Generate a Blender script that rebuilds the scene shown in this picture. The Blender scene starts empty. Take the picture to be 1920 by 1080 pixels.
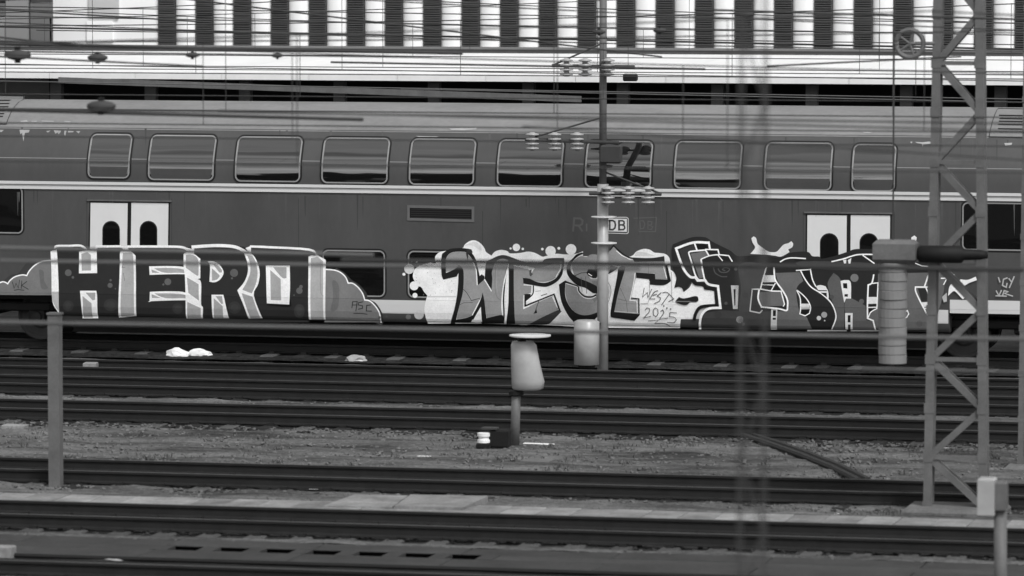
import bpy, bmesh, math, random
from mathutils.geometry import tessellate_polygon
from mathutils import Vector, Euler, Matrix, noise
random.seed(7)
sc = bpy.context.scene
C = sc.collection

# ---------------------------------------------------------------- camera
F_PX = 9215.0                       # focal length in pixels of a 1920 px wide frame
PITCH = math.radians(4.16)
YAW = math.radians(13.33)
CAM = Vector((21.25, -89.67, 7.90))  # z = 0 is the top of the rails, Y = 0 the side wall of the coach
cd = bpy.data.cameras.new('camera'); cam = bpy.data.objects.new('camera', cd); C.objects.link(cam)
cam.location = CAM; cam.rotation_euler = Euler((math.pi/2 - PITCH, 0, YAW))
cd.sensor_width = 36; cd.lens = 36*F_PX/1920; cd.clip_start = 1; cd.clip_end = 3000
cd.dof.use_dof = True; cd.dof.focus_distance = 92.0; cd.dof.aperture_fstop = 2.0
sc.camera = cam
ROT = cam.rotation_euler.to_matrix()

# ---------------------------------------------------------------- light
w = bpy.data.worlds.new('World'); sc.world = w; w.use_nodes = True
nt = w.node_tree; bg = nt.nodes['Background']
sky = nt.nodes.new('ShaderNodeTexSky'); sky.sky_type = 'NISHITA'; sky.sun_disc = False
sky.sun_elevation = math.radians(52); sky.sun_rotation = math.radians(140); sky.air_density = 1.0; sky.dust_density = 1.5
bw = nt.nodes.new('ShaderNodeRGBToBW')           # black and white photograph: the sky's light carries no colour
nt.links.new(sky.outputs[0], bw.inputs[0]); nt.links.new(bw.outputs[0], bg.inputs[0])
wt = nt.nodes.new('ShaderNodeTexCoord'); wm_ = nt.nodes.new('ShaderNodeMapping'); wm_.inputs['Scale'].default_value = (1, 1, 4)   # broken cloud layers
wn = nt.nodes.new('ShaderNodeTexNoise'); wn.inputs['Scale'].default_value = 2.6; wn.inputs['Detail'].default_value = 6; wr = nt.nodes.new('ShaderNodeMapRange')
wr.inputs[1].default_value = .35; wr.inputs[2].default_value = .65; wr.inputs[3].default_value = .5; wr.inputs[4].default_value = 1.5
wx = nt.nodes.new('ShaderNodeMath'); wx.operation = 'MULTIPLY'
nt.links.new(wt.outputs['Generated'], wm_.inputs[0]); nt.links.new(wm_.outputs[0], wn.inputs[0]); nt.links.new(wn.outputs[0], wr.inputs[0])
nt.links.new(bw.outputs[0], wx.inputs[0]); nt.links.new(wr.outputs[0], wx.inputs[1]); nt.links.new(wx.outputs[0], bg.inputs[0])
bg.inputs[1].default_value = 0.12
sd = bpy.data.lights.new('sun', 'SUN'); sd.energy = 1.3; sd.angle = math.radians(14); sd.color = (1, 1, 1)
sun = bpy.data.objects.new('sun', sd); C.objects.link(sun)
sun.rotation_euler = Euler((math.radians(38), 0, math.radians(40)))
sc.view_settings.view_transform = 'Standard'; sc.view_settings.look = 'None'
sc.view_settings.exposure = 0.86; sc.view_settings.gamma = 1.0; sc.view_settings.use_curve_mapping = False

# ---------------------------------------------------------------- picture to place
def ray(px, py):
    return ROT @ Vector(((px-960)/F_PX, -(py-540)/F_PX, -1))
def at(px, py, Y):                   # the point of the vertical plane Y seen at that pixel of the photograph
    d = ray(px, py); t = (Y - CAM.y)/d.y
    return CAM + d*t
def gnd(px, py, z=-0.2):             # the point of the ground seen there
    d = ray(px, py); t = (z - CAM.z)/d.z
    return CAM + d*t
PROF = [(0.51, .10), (0.54, .07), (0.58, .05), (0.70, .022), (0.85, .008), (0.935, 0.003), (0.95, 0.0), (2.0, 0.0), (3.10, 0.0), (3.25, .003), (3.35, .008),
        (3.45, .017), (3.54, .034), (3.65, .077), (3.80, .147), (3.97, .235), (4.10, .31), (4.25, .44), (4.38, .62), (4.50, .87), (4.58, 1.12), (4.62, 1.4)]
def prof(z):
    if z <= PROF[0][0]: return PROF[0][1]
    for (a, b), (c, d) in zip(PROF, PROF[1:]):
        if z <= c: return b + (d-b)*(z-a)/(c-a)
    return PROF[-1][1]
def wall_pt(px, py):                 # where the coach's side is hit: (x, z)
    y = 0.0
    for _ in range(12):
        p = at(px, py, y); y = y*.4 + prof(p.z)*.6
    return p.x, p.z

# ---------------------------------------------------------------- materials (grey values only: a black and white photograph)
def lin(v):
    v /= 255.0
    return v/12.92 if v <= .04045 else ((v+.055)/1.055)**2.4
MATS = {}
def mat(name, v, rough=.7, var=.12, scale=3.0, stretch=(1, 1, 1), metal=0.0, bump=0.0, spec=.3, fine=0.0, rnd=0.0):
    """v = display grey the surface should have in plain daylight; var = large blotches; fine = fine grain."""
    if name in MATS: return MATS[name]
    m = bpy.data.materials.new(name); m.use_nodes = True; n = m.node_tree; b = n.nodes['Principled BSDF']
    a = lin(v)
    tc = n.nodes.new('ShaderNodeTexCoord'); mp = n.nodes.new('ShaderNodeMapping'); mp.inputs['Scale'].default_value = stretch
    n.links.new(tc.outputs['Object'], mp.inputs[0])
    t = n.nodes.new('ShaderNodeTexNoise'); t.inputs['Scale'].default_value = scale; t.inputs['Detail'].default_value = 8; t.inputs['Roughness'].default_value = .62
    n.links.new(mp.outputs[0], t.inputs[0])
    r = n.nodes.new('ShaderNodeMapRange'); r.inputs[1].default_value = .3; r.inputs[2].default_value = .7
    r.inputs[3].default_value = a*(1-var); r.inputs[4].default_value = a*(1+var)
    n.links.new(t.outputs[0], r.inputs[0]); out = r.outputs[0]
    if fine:
        t2 = n.nodes.new('ShaderNodeTexNoise'); t2.inputs['Scale'].default_value = scale*14; t2.inputs['Detail'].default_value = 4
        n.links.new(mp.outputs[0], t2.inputs[0])
        r2 = n.nodes.new('ShaderNodeMapRange'); r2.inputs[1].default_value = .35; r2.inputs[2].default_value = .65
        r2.inputs[3].default_value = 1-fine; r2.inputs[4].default_value = 1+fine; n.links.new(t2.outputs[0], r2.inputs[0])
        mu = n.nodes.new('ShaderNodeMath'); mu.operation = 'MULTIPLY'; n.links.new(out, mu.inputs[0]); n.links.new(r2.outputs[0], mu.inputs[1]); out = mu.outputs[0]
    if rnd:          # every separate slab, sleeper, stone has its own tone and its own stains
        oi = n.nodes.new('ShaderNodeObjectInfo'); r3 = n.nodes.new('ShaderNodeMapRange'); r3.inputs[3].default_value = 1-rnd; r3.inputs[4].default_value = 1+rnd
        n.links.new(oi.outputs['Random'], r3.inputs[0]); m3 = n.nodes.new('ShaderNodeMath'); m3.operation = 'MULTIPLY'; n.links.new(out, m3.inputs[0]); n.links.new(r3.outputs[0], m3.inputs[1]); out = m3.outputs[0]
        ov = n.nodes.new('ShaderNodeMath'); ov.operation = 'MULTIPLY'; ov.inputs[1].default_value = 57.0; n.links.new(oi.outputs['Random'], ov.inputs[0]); n.links.new(ov.outputs[0], mp.inputs['Location'])
    n.links.new(out, b.inputs['Base Color'])
    b.inputs['Roughness'].default_value = rough; b.inputs['Metallic'].default_value = metal; b.inputs['Specular IOR Level'].default_value = spec
    if bump:
        bp = n.nodes.new('ShaderNodeBump'); bp.inputs['Strength'].default_value = bump; bp.inputs['Distance'].default_value = .02
        n.links.new(t.outputs[0], bp.inputs['Height']); n.links.new(bp.outputs[0], b.inputs['Normal'])
    MATS[name] = m; return m
def ballast_mat(name, v, v2, vs=.35, scale=22):
    m = bpy.data.materials.new(name); m.use_nodes = True; n = m.node_tree; b = n.nodes['Principled BSDF']
    tc = n.nodes.new('ShaderNodeTexCoord')
    vo = n.nodes.new('ShaderNodeTexVoronoi'); vo.inputs['Scale'].default_value = scale; n.links.new(tc.outputs['Object'], vo.inputs[0])
    sx = n.nodes.new('ShaderNodeSeparateXYZ'); n.links.new(vo.outputs['Color'], sx.inputs[0])
    mp = n.nodes.new('ShaderNodeMapping'); mp.inputs['Scale'].default_value = (.35, 1.5, 1); n.links.new(tc.outputs['Object'], mp.inputs[0])
    t = n.nodes.new('ShaderNodeTexNoise'); t.inputs['Scale'].default_value = 1.1; t.inputs['Detail'].default_value = 9; t.inputs['Roughness'].default_value = .65
    n.links.new(mp.outputs[0], t.inputs[0])
    r = n.nodes.new('ShaderNodeMapRange'); r.inputs[1].default_value = .36; r.inputs[2].default_value = .64
    r.inputs[3].default_value = lin(v); r.inputs[4].default_value = lin(v2); n.links.new(t.outputs[0], r.inputs[0])
    r2 = n.nodes.new('ShaderNodeMapRange'); r2.inputs[3].default_value = 1-vs; r2.inputs[4].default_value = 1+vs; n.links.new(sx.outputs[0], r2.inputs[0])
    mu = n.nodes.new('ShaderNodeMath'); mu.operation = 'MULTIPLY'; n.links.new(r.outputs[0], mu.inputs[0]); n.links.new(r2.outputs[0], mu.inputs[1])
    n.links.new(mu.outputs[0], b.inputs['Base Color']); b.inputs['Roughness'].default_value = .9; b.inputs['Specular IOR Level'].default_value = .1
    bp = n.nodes.new('ShaderNodeBump'); bp.inputs['Strength'].default_value = .6; bp.inputs['Distance'].default_value = .03; bp.invert = True
    n.links.new(vo.outputs['Distance'], bp.inputs['Height']); n.links.new(bp.outputs[0], b.inputs['Normal'])
    return m
def glass_mat(name, refl=.2):
    m = bpy.data.materials.new(name); m.use_nodes = True; n = m.node_tree; b = n.nodes['Principled BSDF']
    b.inputs['Base Color'].default_value = (.006, .006, .006, 1); b.inputs['Roughness'].default_value = .6; b.inputs['Specular IOR Level'].default_value = 0
    g = n.nodes.new('ShaderNodeBsdfGlossy'); g.inputs['Roughness'].default_value = .03; g.inputs['Color'].default_value = (.9, .9, .9, 1)
    mx = n.nodes.new('ShaderNodeMixShader'); mx.inputs[0].default_value = refl
    n.links.new(b.outputs[0], mx.inputs[1]); n.links.new(g.outputs[0], mx.inputs[2]); n.links.new(mx.outputs[0], n.nodes['Material Output'].inputs[0])
    tc = n.nodes.new('ShaderNodeTexCoord'); mp = n.nodes.new('ShaderNodeMapping'); mp.inputs['Scale'].default_value = (.25, 1, 1); n.links.new(tc.outputs['Object'], mp.inputs[0])
    t = n.nodes.new('ShaderNodeTexNoise'); t.inputs['Scale'].default_value = 1.6; t.inputs['Detail'].default_value = 2; n.links.new(mp.outputs[0], t.inputs[0])
    bp = n.nodes.new('ShaderNodeBump'); bp.inputs['Strength'].default_value = .12; bp.inputs['Distance'].default_value = .08
    n.links.new(t.outputs[0], bp.inputs['Height']); n.links.new(bp.outputs[0], g.inputs['Normal'])
    return m

# ---------------------------------------------------------------- objects
def tag(o, label=None, cat=None, group=None, kind=None):
    if label: o['label'] = label
    if cat: o['category'] = cat
    if group: o['group'] = group
    if kind: o['kind'] = kind
    return o
def thing(name, loc, label, cat, group=None, kind=None):
    o = bpy.data.objects.new(name, None); C.objects.link(o); o.location = loc; o.empty_display_size = .2
    return tag(o, label, cat, group, kind)
def link(name, me, parent=None, loc=None, kind=None):
    o = bpy.data.objects.new(name, me); C.objects.link(o)
    if parent is not None: o.parent = parent
    if loc is not None: o.location = loc
    if kind: o['kind'] = kind
    return o
class MB:
    """collects boxes, bars, tubes and lathes, in the coordinates of the thing they belong to"""
    def __init__(s, org=(0, 0, 0)): s.v = []; s.f = []; s.o = Vector(org); s.mi = []
    def add(s, vs, fs, mi=0):
        n = len(s.v); s.v += [tuple(Vector(p)-s.o) for p in vs]; s.f += [[i+n for i in f] for f in fs]; s.mi += [mi]*len(fs); return s
    def box(s, a, b, mi=0, bev=0):
        x0, y0, z0 = a; x1, y1, z1 = b
        if bev:
            e = bev
            vs = []
            for (z, i) in ((z0, e), (z0+e, 0), (z1-e, 0), (z1, e)):
                vs += [(x0+i, y0+i, z), (x1-i, y0+i, z), (x1-i, y1-i, z), (x0+i, y1-i, z)]
            fs = [[3, 2, 1, 0], [12, 13, 14, 15]]
            for k in range(3):
                for j in range(4): fs.append([4*k+j, 4*k+(j+1) % 4, 4*k+4+(j+1) % 4, 4*k+4+j])
            return s.add(vs, fs, mi)
        vs = [(x0, y0, z0), (x1, y0, z0), (x1, y1, z0), (x0, y1, z0), (x0, y0, z1), (x1, y0, z1), (x1, y1, z1), (x0, y1, z1)]
        return s.add(vs, [[3, 2, 1, 0], [4, 5, 6, 7], [0, 1, 5, 4], [1, 2, 6, 5], [2, 3, 7, 6], [3, 0, 4, 7]], mi)
    def bar(s, p, q, wd, ht=None, mi=0):            # square bar between two points
        p, q = Vector(p), Vector(q); ht = ht or wd; d = (q-p).normalized()
        u = d.cross(Vector((0, 0, 1)));  u = u.normalized() if u.length > 1e-3 else Vector((1, 0, 0)); t = d.cross(u).normalized()
        vs = []
        for c in (p, q):
            for a, b in ((-1, -1), (1, -1), (1, 1), (-1, 1)): vs.append(c + u*a*wd/2 + t*b*ht/2)
        return s.add(vs, [[0, 1, 2, 3], [7, 6, 5, 4], [0, 4, 5, 1], [1, 5, 6, 2], [2, 6, 7, 3], [3, 7, 4, 0]], mi)
    def tube(s, pts, r, n=6, mi=0):
        pts = [Vector(p) for p in pts]; rs = r if isinstance(r, (list, tuple)) else [r]*len(pts); vs = []; fs = []
        for i, p in enumerate(pts):
            d = (pts[min(i+1, len(pts)-1)] - pts[max(i-1, 0)]).normalized()
            u = d.cross(Vector((0, 0, 1))); u = u.normalized() if u.length > 1e-3 else Vector((1, 0, 0)); t = d.cross(u).normalized()
            for k in range(n):
                a = 2*math.pi*k/n; vs.append(p + (u*math.cos(a)+t*math.sin(a))*rs[i])
        for i in range(len(pts)-1):
            for k in range(n): fs.append([i*n+k, i*n+(k+1) % n, (i+1)*n+(k+1) % n, (i+1)*n+k])
        fs.append(list(range(n))[::-1]); fs.append([(len(pts)-1)*n+k for k in range(n)])
        return s.add(vs, fs, mi)
    def lathe(s, p, axis, prf, n=16, mi=0):         # prf: list of (distance along the axis, radius)
        p = Vector(p); d = Vector(axis).normalized()
        return s.tube_rings([p + d*h for h, _ in prf], [r for _, r in prf], d, n, mi)
    def tube_rings(s, cs, rs, d, n, mi):
        u = d.cross(Vector((0, 0, 1))); u = u.normalized() if u.length > 1e-3 else Vector((1, 0, 0)); t = d.cross(u).normalized(); vs = []; fs = []
        for c, r in zip(cs, rs):
            for k in range(n):
                a = 2*math.pi*k/n; vs.append(c + (u*math.cos(a)+t*math.sin(a))*max(r, 1e-4))
        for i in range(len(cs)-1):
            for k in range(n): fs.append([i*n+k, i*n+(k+1) % n, (i+1)*n+(k+1) % n, (i+1)*n+k])
        fs.append(list(range(n))[::-1]); fs.append([(len(cs)-1)*n+k for k in range(n)])
        return s.add(vs, fs, mi)
    def mesh(s, name, mats, smooth=False):
        me = bpy.data.meshes.new(name); me.from_pydata(s.v, [], s.f)
        for m in (mats if isinstance(mats, (list, tuple)) else [mats]): me.materials.append(m)
        me.polygons.foreach_set('material_index', s.mi)
        bm = bmesh.new(); bm.from_mesh(me); bmesh.ops.recalc_face_normals(bm, faces=bm.faces); bm.to_mesh(me); bm.free()
        if smooth: me.shade_smooth()
        return me
    def build(s, name, mats, parent=None, smooth=False, kind=None):
        o = link(name, s.mesh(name, mats, smooth), parent, kind=kind)
        if parent is None: o.location = s.o
        return o

M = dict(
    paint_low=mat('red_coach_paint', 72, .42, .14, .9, (1, 1, .35), spec=.4, fine=.03),
    roof=mat('coach_roof_paint', 124, .75, .16, 1.3, (.5, 1, 1), fine=.05, bump=.1),
    stripe=mat('white_stripe_paint', 205, .5, .06, .6, (.25, 1, 1), spec=.3),
    door=mat('white_door_paint', 214, .5, .05, 1.2),
    rubber=mat('black_rubber', 20, .6, .1), trim=mat('bright_window_trim', 138, .35, .1, 2),
    black=mat('soot_black_steel', 18, .7, .3, 3), steel=mat('galvanised_steel', 96, .6, .22, 3, fine=.06), dsteel=mat('dark_weathered_steel', 62, .7, .2, 3),
    rail=mat('rusty_rail_side', 31, .8, .25, 4), railtop=mat('worn_rail_head', 66, .5, .1, 2, metal=.2),
    sleeper=mat('dirty_concrete_sleeper', 74, .9, .28, 2.5, fine=.12, rnd=.22), sleeper_d=mat('oily_sleeper', 38, .9, .3, 2.5, fine=.12, rnd=.25),
    concrete=mat('pale_concrete', 128, .9, .42, 1.6, fine=.12, bump=.2, rnd=.16), concrete_d=mat('grey_concrete', 96, .9, .28, 1.6, fine=.1, rnd=.12),
    white=mat('white_lacquer', 205, .5, .07, 1), porcelain=mat('grey_porcelain', 158, .35, .1, 5, spec=.5), wire=mat('wire_copper', 58, .6, .1), cable=mat('dark_cable', 52, .7, .1), cable_l=mat('grey_cable', 92, .7, .1),
    render_white=mat('white_render', 240, .85, .03, .5), louvre=mat('dark_louvre', 84, .7, .1, .8), grey_wall=mat('grey_render', 128, .85, .06, .5),
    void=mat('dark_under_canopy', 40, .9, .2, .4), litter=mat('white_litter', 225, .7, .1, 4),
)
glass_up = glass_mat('coach_glass', .21); glass_low = glass_mat('coach_glass_lower', .03)

# ================================================================ GROUND
def sheet(name, y0, y1, z, m, dx=.35, dy=.2, amp=.03, x0=-45, x1=45, parent=None, kind='structure', edge=0.0, seed=0):
    nx = int((x1-x0)/dx)+1; ny = max(2, int((y1-y0)/dy)+1); vs = []; fs = []
    for j in range(ny):
        for i in range(nx):
            x = x0+(x1-x0)*i/(nx-1); y = y0+(y1-y0)*j/(ny-1)
            h = noise.noise(Vector((x*.9, y*1.2, seed)))*amp + noise.noise(Vector((x*4.1, y*4.3, seed+9)))*amp*.6
            e = 0
            if edge:
                q = min(y-y0, y1-y)
                if q < .45: e = -edge*(1-q/.45)
            vs.append((x, y, z+h+e))
    for j in range(ny-1):
        for i in range(nx-1):
            a = j*nx+i; fs.append([a, a+1, a+nx+1, a+nx])
    me = bpy.data.meshes.new(name); me.from_pydata(vs, [], fs); me.materials.append(m); me.shade_smooth()
    return link(name, me, parent, kind=kind)
m_grey_bed = ballast_mat('grey_ballast', 34, 56, .35, 17)
m_ground = ballast_mat('yard_gravel', 66, 104, .3, 16)
m_light = ballast_mat('pale_gravel', 54, 112, .25, 20)
m_dark = ballast_mat('oily_ballast', 32, 52, .4, 17)
g = MB().add([(-900, -500, -.42), (900, -500, -.42), (900, 1500, -.42), (-900, 1500, -.42)], [[0, 1, 2, 3]]).build('ground', m_ground, kind='structure')
TRACKS = [1.4, -4.2, -7.5, -11.8, -20.6, -25.9, -32.1, -36.2]
sheet('gravel_strip', -19.2, -13.0, -.215, m_light, amp=.05, seed=1)
sheet('gravel_strip', -9.75, -8.72, -.172, m_light, amp=.03, dx=.2, dy=.1, seed=8)
sheet('gravel_strip', -24.5, -21.6, -.188, m_light, amp=.05, seed=2)
sheet('gravel_strip', -3.2, -.6, -.26, m_ground, amp=.03, seed=5)
sheet('gravel_strip', -27.55, -27.2, -.175, m_ground, amp=.03, seed=6)
sheet('gravel_strip', -30.8, -29.45, -.19, m_grey_bed, amp=.03, seed=9)
sheet('gravel_strip', 2.9, 12.9, -.25, m_dark, amp=.03, dx=.8, dy=.6, seed=7)

# rails and sleepers
RP = [(-.075, -.172), (.075, -.172), (.075, -.16), (.012, -.14), (.012, -.045), (.036, -.035), (.036, -.004), (.03, 0), (-.03, 0), (-.036, -.004), (-.036, -.035), (-.012, -.045), (-.012, -.14), (-.075, -.16)]
def rail_mesh():
    v = []; f = []; n = len(RP)
    for x in (-60, 60): v += [(x, y, z) for y, z in RP]
    for k in range(n): f.append([k, (k+1) % n, n+(k+1) % n, n+k])
    f += [list(range(n))[::-1], [n+k for k in range(n)]]
    me = bpy.data.meshes.new('rail'); me.from_pydata(v, [], f); me.materials.append(M['rail']); me.materials.append(M['railtop'])
    for p in me.polygons:
        if p.index in (6, 7, 8): p.material_index = 1
    bm = bmesh.new(); bm.from_mesh(me); bmesh.ops.recalc_face_normals(bm, faces=bm.faces); bm.to_mesh(me); bm.free()
    return me
RAIL = rail_mesh()
def sleeper_mesh(m):
    b = MB(); b.box((-.13, -1.3, -.37), (.13, 1.3, -.185), bev=.02)
    for s in (-1, 1):
        for q in (-1, 1): b.box((-.05, s*.752+q*.13-.04, -.186), (.05, s*.752+q*.13+.04, -.14), 1)
    return b.mesh('sleeper', [m, M['rail']])
SL = [sleeper_mesh(M['sleeper']), sleeper_mesh(M['sleeper_d'])]
where = ['under the graffitied coach', 'next in front of the graffitied coach', 'second in front of the coach', 'behind the wide gravel strip', 'between the two gravel strips and the grey post',
         'beside the pale cable trough', 'lowest in the picture below the slotted channel', 'nearest to the camera below the frame']
for i, y in enumerate(TRACKS):
    t = thing('railway_track', (0, y, 0), 'dark railway track %s' % where[i], 'railway track', 'parallel railway tracks of the yard')
    for s in (-1, 1): link('rail', RAIL, t, (0, s*.752, 0))
    if i != 7:
        off = random.uniform(0, .6)
        for k in range(-30, 31):
            o = link('sleeper', SL[0 if i in (5, 6) else (k*7+i) % 2], t, (k*.63+off+random.uniform(-.015, .015), random.uniform(-.03, .03), random.uniform(-.006, .004)))
            o.rotation_euler.z = random.uniform(-.01, .01)
    deep = {5: -.215}.get(i, -.20)
    sheet('ballast_bed', y-1.62, y+1.62, deep, m_grey_bed if i in (5, 6, 7) else m_dark, amp=.018, dx=.25, dy=.16, edge=.05, seed=20+i)

# loose stones of the shoulders (uncountable)
def stones(name, areas, n, m, smin=.03, smax=.07, z=-.21, seed=3):
    rnd = random.Random(seed); vs = []; fs = []
    base = [Vector(p).normalized() for p in ((1, 0, -.2), (-.5, .87, -.2), (-.5, -.87, -.2), (.5, .6, .6), (-.9, 0, .5), (.4, -.7, .6), (0, 0, -1))]
    F = [(0, 1, 3), (1, 4, 3), (1, 2, 4), (2, 5, 4), (2, 0, 5), (0, 3, 5), (3, 4, 5), (0, 6, 1), (1, 6, 2), (2, 6, 0)]
    tot = sum((a[1]-a[0])*(a[3]-a[2]) for a in areas)
    for x0, x1, y0, y1 in areas:
        for _ in range(int(n*(x1-x0)*(y1-y0)/tot)):
            c = Vector((rnd.uniform(x0, x1), rnd.uniform(y0, y1), z+rnd.uniform(-.02, .025))); s = rnd.uniform(smin, smax)
            r = Matrix.Rotation(rnd.uniform(0, 6.28), 3, 'Z') @ Matrix.Rotation(rnd.uniform(0, 3), 3, 'X'); k = len(vs)
            q = Vector((s*rnd.uniform(.7, 1.3), s*rnd.uniform(.7, 1.2), s*rnd.uniform(.5, .9)))
            for b in base:
                p = r @ b; vs.append((c.x+p.x*q.x, c.y+p.y*q.y, c.z+p.z*q.z))
            fs += [(a+k, b+k, d+k) for a, b, d in F]
    me = bpy.data.meshes.new(name); me.from_pydata(vs, [], fs); me.materials.append(m)
    return link(name, me, kind='stuff')
stones('loose_gravel', [(-13, 14, -19.2, -13.0), (-13, 14, -24.5, -21.8)], 9000, mat('gravel_stone', 100, .9, .35, 9), .02, .045, -.225, 3)
stones('ballast_stones', [(-13, 14, y-1.6, y+1.6) for y in TRACKS[1:6]], 19000, mat('ballast_stone', 46, .9, .45, 9), .025, .05, -.225, 4)
stones('ballast_shoulder_stones', [(-13, 14, -9.5, -8.75), (-13, 14, -13.3, -12.95), (-13, 14, -27.6, -27.25), (-13, 14, -22.1, -21.7)], 4200, mat('shoulder_stone', 92, .9, .25, 9), .02, .045, -.2, 5)

# weeds
def weeds(name, n, areas, m, seed):
    rnd = random.Random(seed); vs = []; fs = []
    for _ in range(n):
        a = rnd.choice(areas); cx, cy = rnd.uniform(a[0], a[1]), rnd.uniform(a[2], a[3])
        if noise.noise(Vector((cx*.5, cy*.6, seed))) < .02: continue
        for _ in range(rnd.randint(6, 12)):
            x, y = cx+rnd.gauss(0, .06), cy+rnd.gauss(0, .06); h = rnd.uniform(.03, .1); t = rnd.uniform(0, 6.28); l = rnd.uniform(.2, .9)*h; k = len(vs)
            dx, dy = math.cos(t), math.sin(t); wd = rnd.uniform(.006, .014)
            vs += [(x-dy*wd, y+dx*wd, -.24), (x+dy*wd, y-dx*wd, -.24), (x+dx*l*.5+dy*wd*.7, y+dy*l*.5-dx*wd*.7, -.24+h*.7), (x+dx*l, y+dy*l, -.24+h), (x+dx*l*.5-dy*wd*.7, y+dy*l*.5+dx*wd*.7, -.24+h*.7)]
            fs.append((k, k+1, k+2, k+3, k+4))
    me = bpy.data.meshes.new(name); me.from_pydata(vs, [], fs); me.materials.append(m)
    return link(name, me, kind='stuff')
weeds('weeds', 1500, [(-13, 14, -19.0, -13.2), (-13, 14, -23.4, -21.9)], mat('dry_weeds', 84, .9, .3, 6), 11)

# pale concrete cable trough with its cover slabs beside the track
def trough(name, y, wd, x0, x1, L, m, label, gap=.012, z=-.14, skip=()):
    t = thing(name, (0, y, z), label, 'cable trough'); k = 0; x = x0
    meshes = []
    for q in range(3):
        meshes.append(MB().box((0, -wd/2, -.12), (L-gap, wd/2, 0), bev=.008).mesh('cover_slab', m))
    while x < x1:
        if not any(a < x < b for a, b in skip):
            o = link('cover_slab', meshes[k % 3], t, (x, random.uniform(-.015, .015), random.uniform(-.008, .008))); o.rotation_euler = (random.uniform(-.01, .01), 0, random.uniform(-.006, .006))
        x += L; k += 1
    return t
trough('cable_trough', -23.55, .85, -16, 16, .5, M['concrete'], 'long row of pale concrete trough covers beside the track in front of the grey post', skip=())
trough('cable_trough', -1.6, .22, -15, 15, 1.0, M['concrete_d'], 'narrow grey trough line between the coach and the next track', z=-.2)

# sunken channel with open cells in front of the lowest full track
t = thing('slotted_channel', (0, -28.4, 0), 'grey concrete channel with a row of open rectangular cells at the bottom left', 'concrete channel')
xa_, xb_ = gnd(325, 1018, -.17).x, gnd(948, 1030, -.17).x
mc = mat('stained_channel_concrete', 56, .9, .3, 1.2, fine=.12, rnd=.1)
for k in range(16):
    x0 = -16+2*k
    for y0, y1 in ((-28.16, -27.5), (-29.45, -28.62)): MB(t.location).box((x0, y0, -.4), (x0+1.985, y1, -.168-.004*(k % 3)), bev=.01).build('edge_slab', mc, t)
cb = MB().box((-.11, -28.618+28.4, -.41), (.11, -28.178+28.4, -.172)).mesh('cross_bar', mc)
k = 0
while xa_+k*.626 < xb_+.1: link('cross_bar', cb, t, (xa_+k*.626, 0, 0)); k += 1
for a_, b_ in ((-16, xa_-.12), (xa_+(k-1)*.626+.12, 16)): MB(t.location).box((a_, -28.618, -.4), (b_, -28.162, -.176)).build('infill', mc, t)
MB(t.location).box((xa_-.1, -28.61, -.41), (xa_+(k-1)*.626+.1, -28.17, -.395)).build('channel_floor', mat('cell_shade_black', 6, .9, .2, spec=0), t)  # near-black floor: the shade inside the open cells is put into its colour
MB(t.location).box((xa_-.1, -28.175, -.39), (xa_+(k-1)*.626+.1, -28.166, -.18)).build('cell_shade_plate', MATS['cell_shade_black'], t)  # black plate added over the far wall to stand in for shade
for y_, lab in ((-29.75, 'thin dark conduit along the bottom of the picture, farther one'), (-30.25, 'thin dark conduit along the bottom of the picture, nearer one')):
    tag(MB().tube([(-20, y_, -.15), (-3, y_+.03, -.16), (6, y_-.02, -.15), (20, y_, -.15)], .03, 8).build('conduit', mat('conduit_black', 22, .6, .2)), lab, 'conduit')

# walkway slabs at the crossing of the trough
p = gnd(745, 948); t = thing('concrete_crossing', (p.x, p.y, -.12), 'flat pale concrete slabs lying over the cable trough in the lower middle', 'concrete slabs')
a = [gnd(625, 960), gnd(690, 936), gnd(905, 938), gnd(870, 964)]
def slab(pts, z0, z1, mt, parent, name='slab'):
    org = parent.location; vs = [Vector((q.x, q.y, z0))-org for q in pts]+[Vector((q.x, q.y, z1))-org for q in pts]; n = len(pts)
    b = MB().add(vs, [list(range(n))[::-1], [n+i for i in range(n)]]+[[i, (i+1) % n, n+(i+1) % n, n+i] for i in range(n)])
    return b.build(name, mt, parent)
slab([gnd(605, 960), gnd(665, 938), gnd(765, 940), gnd(735, 962)], -.3, -.115, M['concrete'], t)
slab([gnd(740, 962), gnd(770, 940), gnd(915, 943), gnd(868, 965)], -.3, -.10, M['concrete'], t)
slab([gnd(975, 868), gnd(985, 862), gnd(1040, 864), gnd(1028, 871)], -.3, -.17, M['concrete_d'], t)

# ================================================================ BACKGROUND
# building with white pilasters and dark louvres
YB = 25.0
def zB(py, px=960, Y=YB): return at(px, py, Y).z
xb0 = at(296, 50, YB).x; pitch = (at(1866, 50, YB).x - at(297, 50, YB).x)/21.5
bld = thing('building', (xb0, YB, 0), 'pale building with white rounded pilasters and dark louvred strips behind the platform roof', 'building')
o_ = bld.location
MB(o_).box((xb0-3.2, YB+.25, -.3), (xb0+30, YB+14, 14)).build('wall', M['render_white'], bld)
z0 = zB(88); z1 = 13.0
lou = MB(); lou.box((0, .10, 0), (.42, .2, z1-z0))
lm = lou.mesh('louvre_strip', mat('louvre_back', 66, .8, .1, .8))
sl = MB()
z = 0.02
while z < 3.2:
    sl.add([(0, .02, z), (.42, .02, z), (.42, .10, z+.04), (0, .10, z+.04), (0, .03, z-.008), (.42, .03, z-.008)], [[0, 1, 2, 3], [4, 5, 1, 0]]); z += .055
slm = sl.mesh('slats', M['louvre'])
pil = MB(); n = 7; pw = pitch-.42; pts = []
for k in range(n+1):
    a = math.pi*k/n; pts.append((pw/2-math.cos(a)*pw/2, .14-math.sin(a)*.16))
vs = [(x, y, 0) for x, y in pts]+[(x, y, z1-z0) for x, y in pts]
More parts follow.
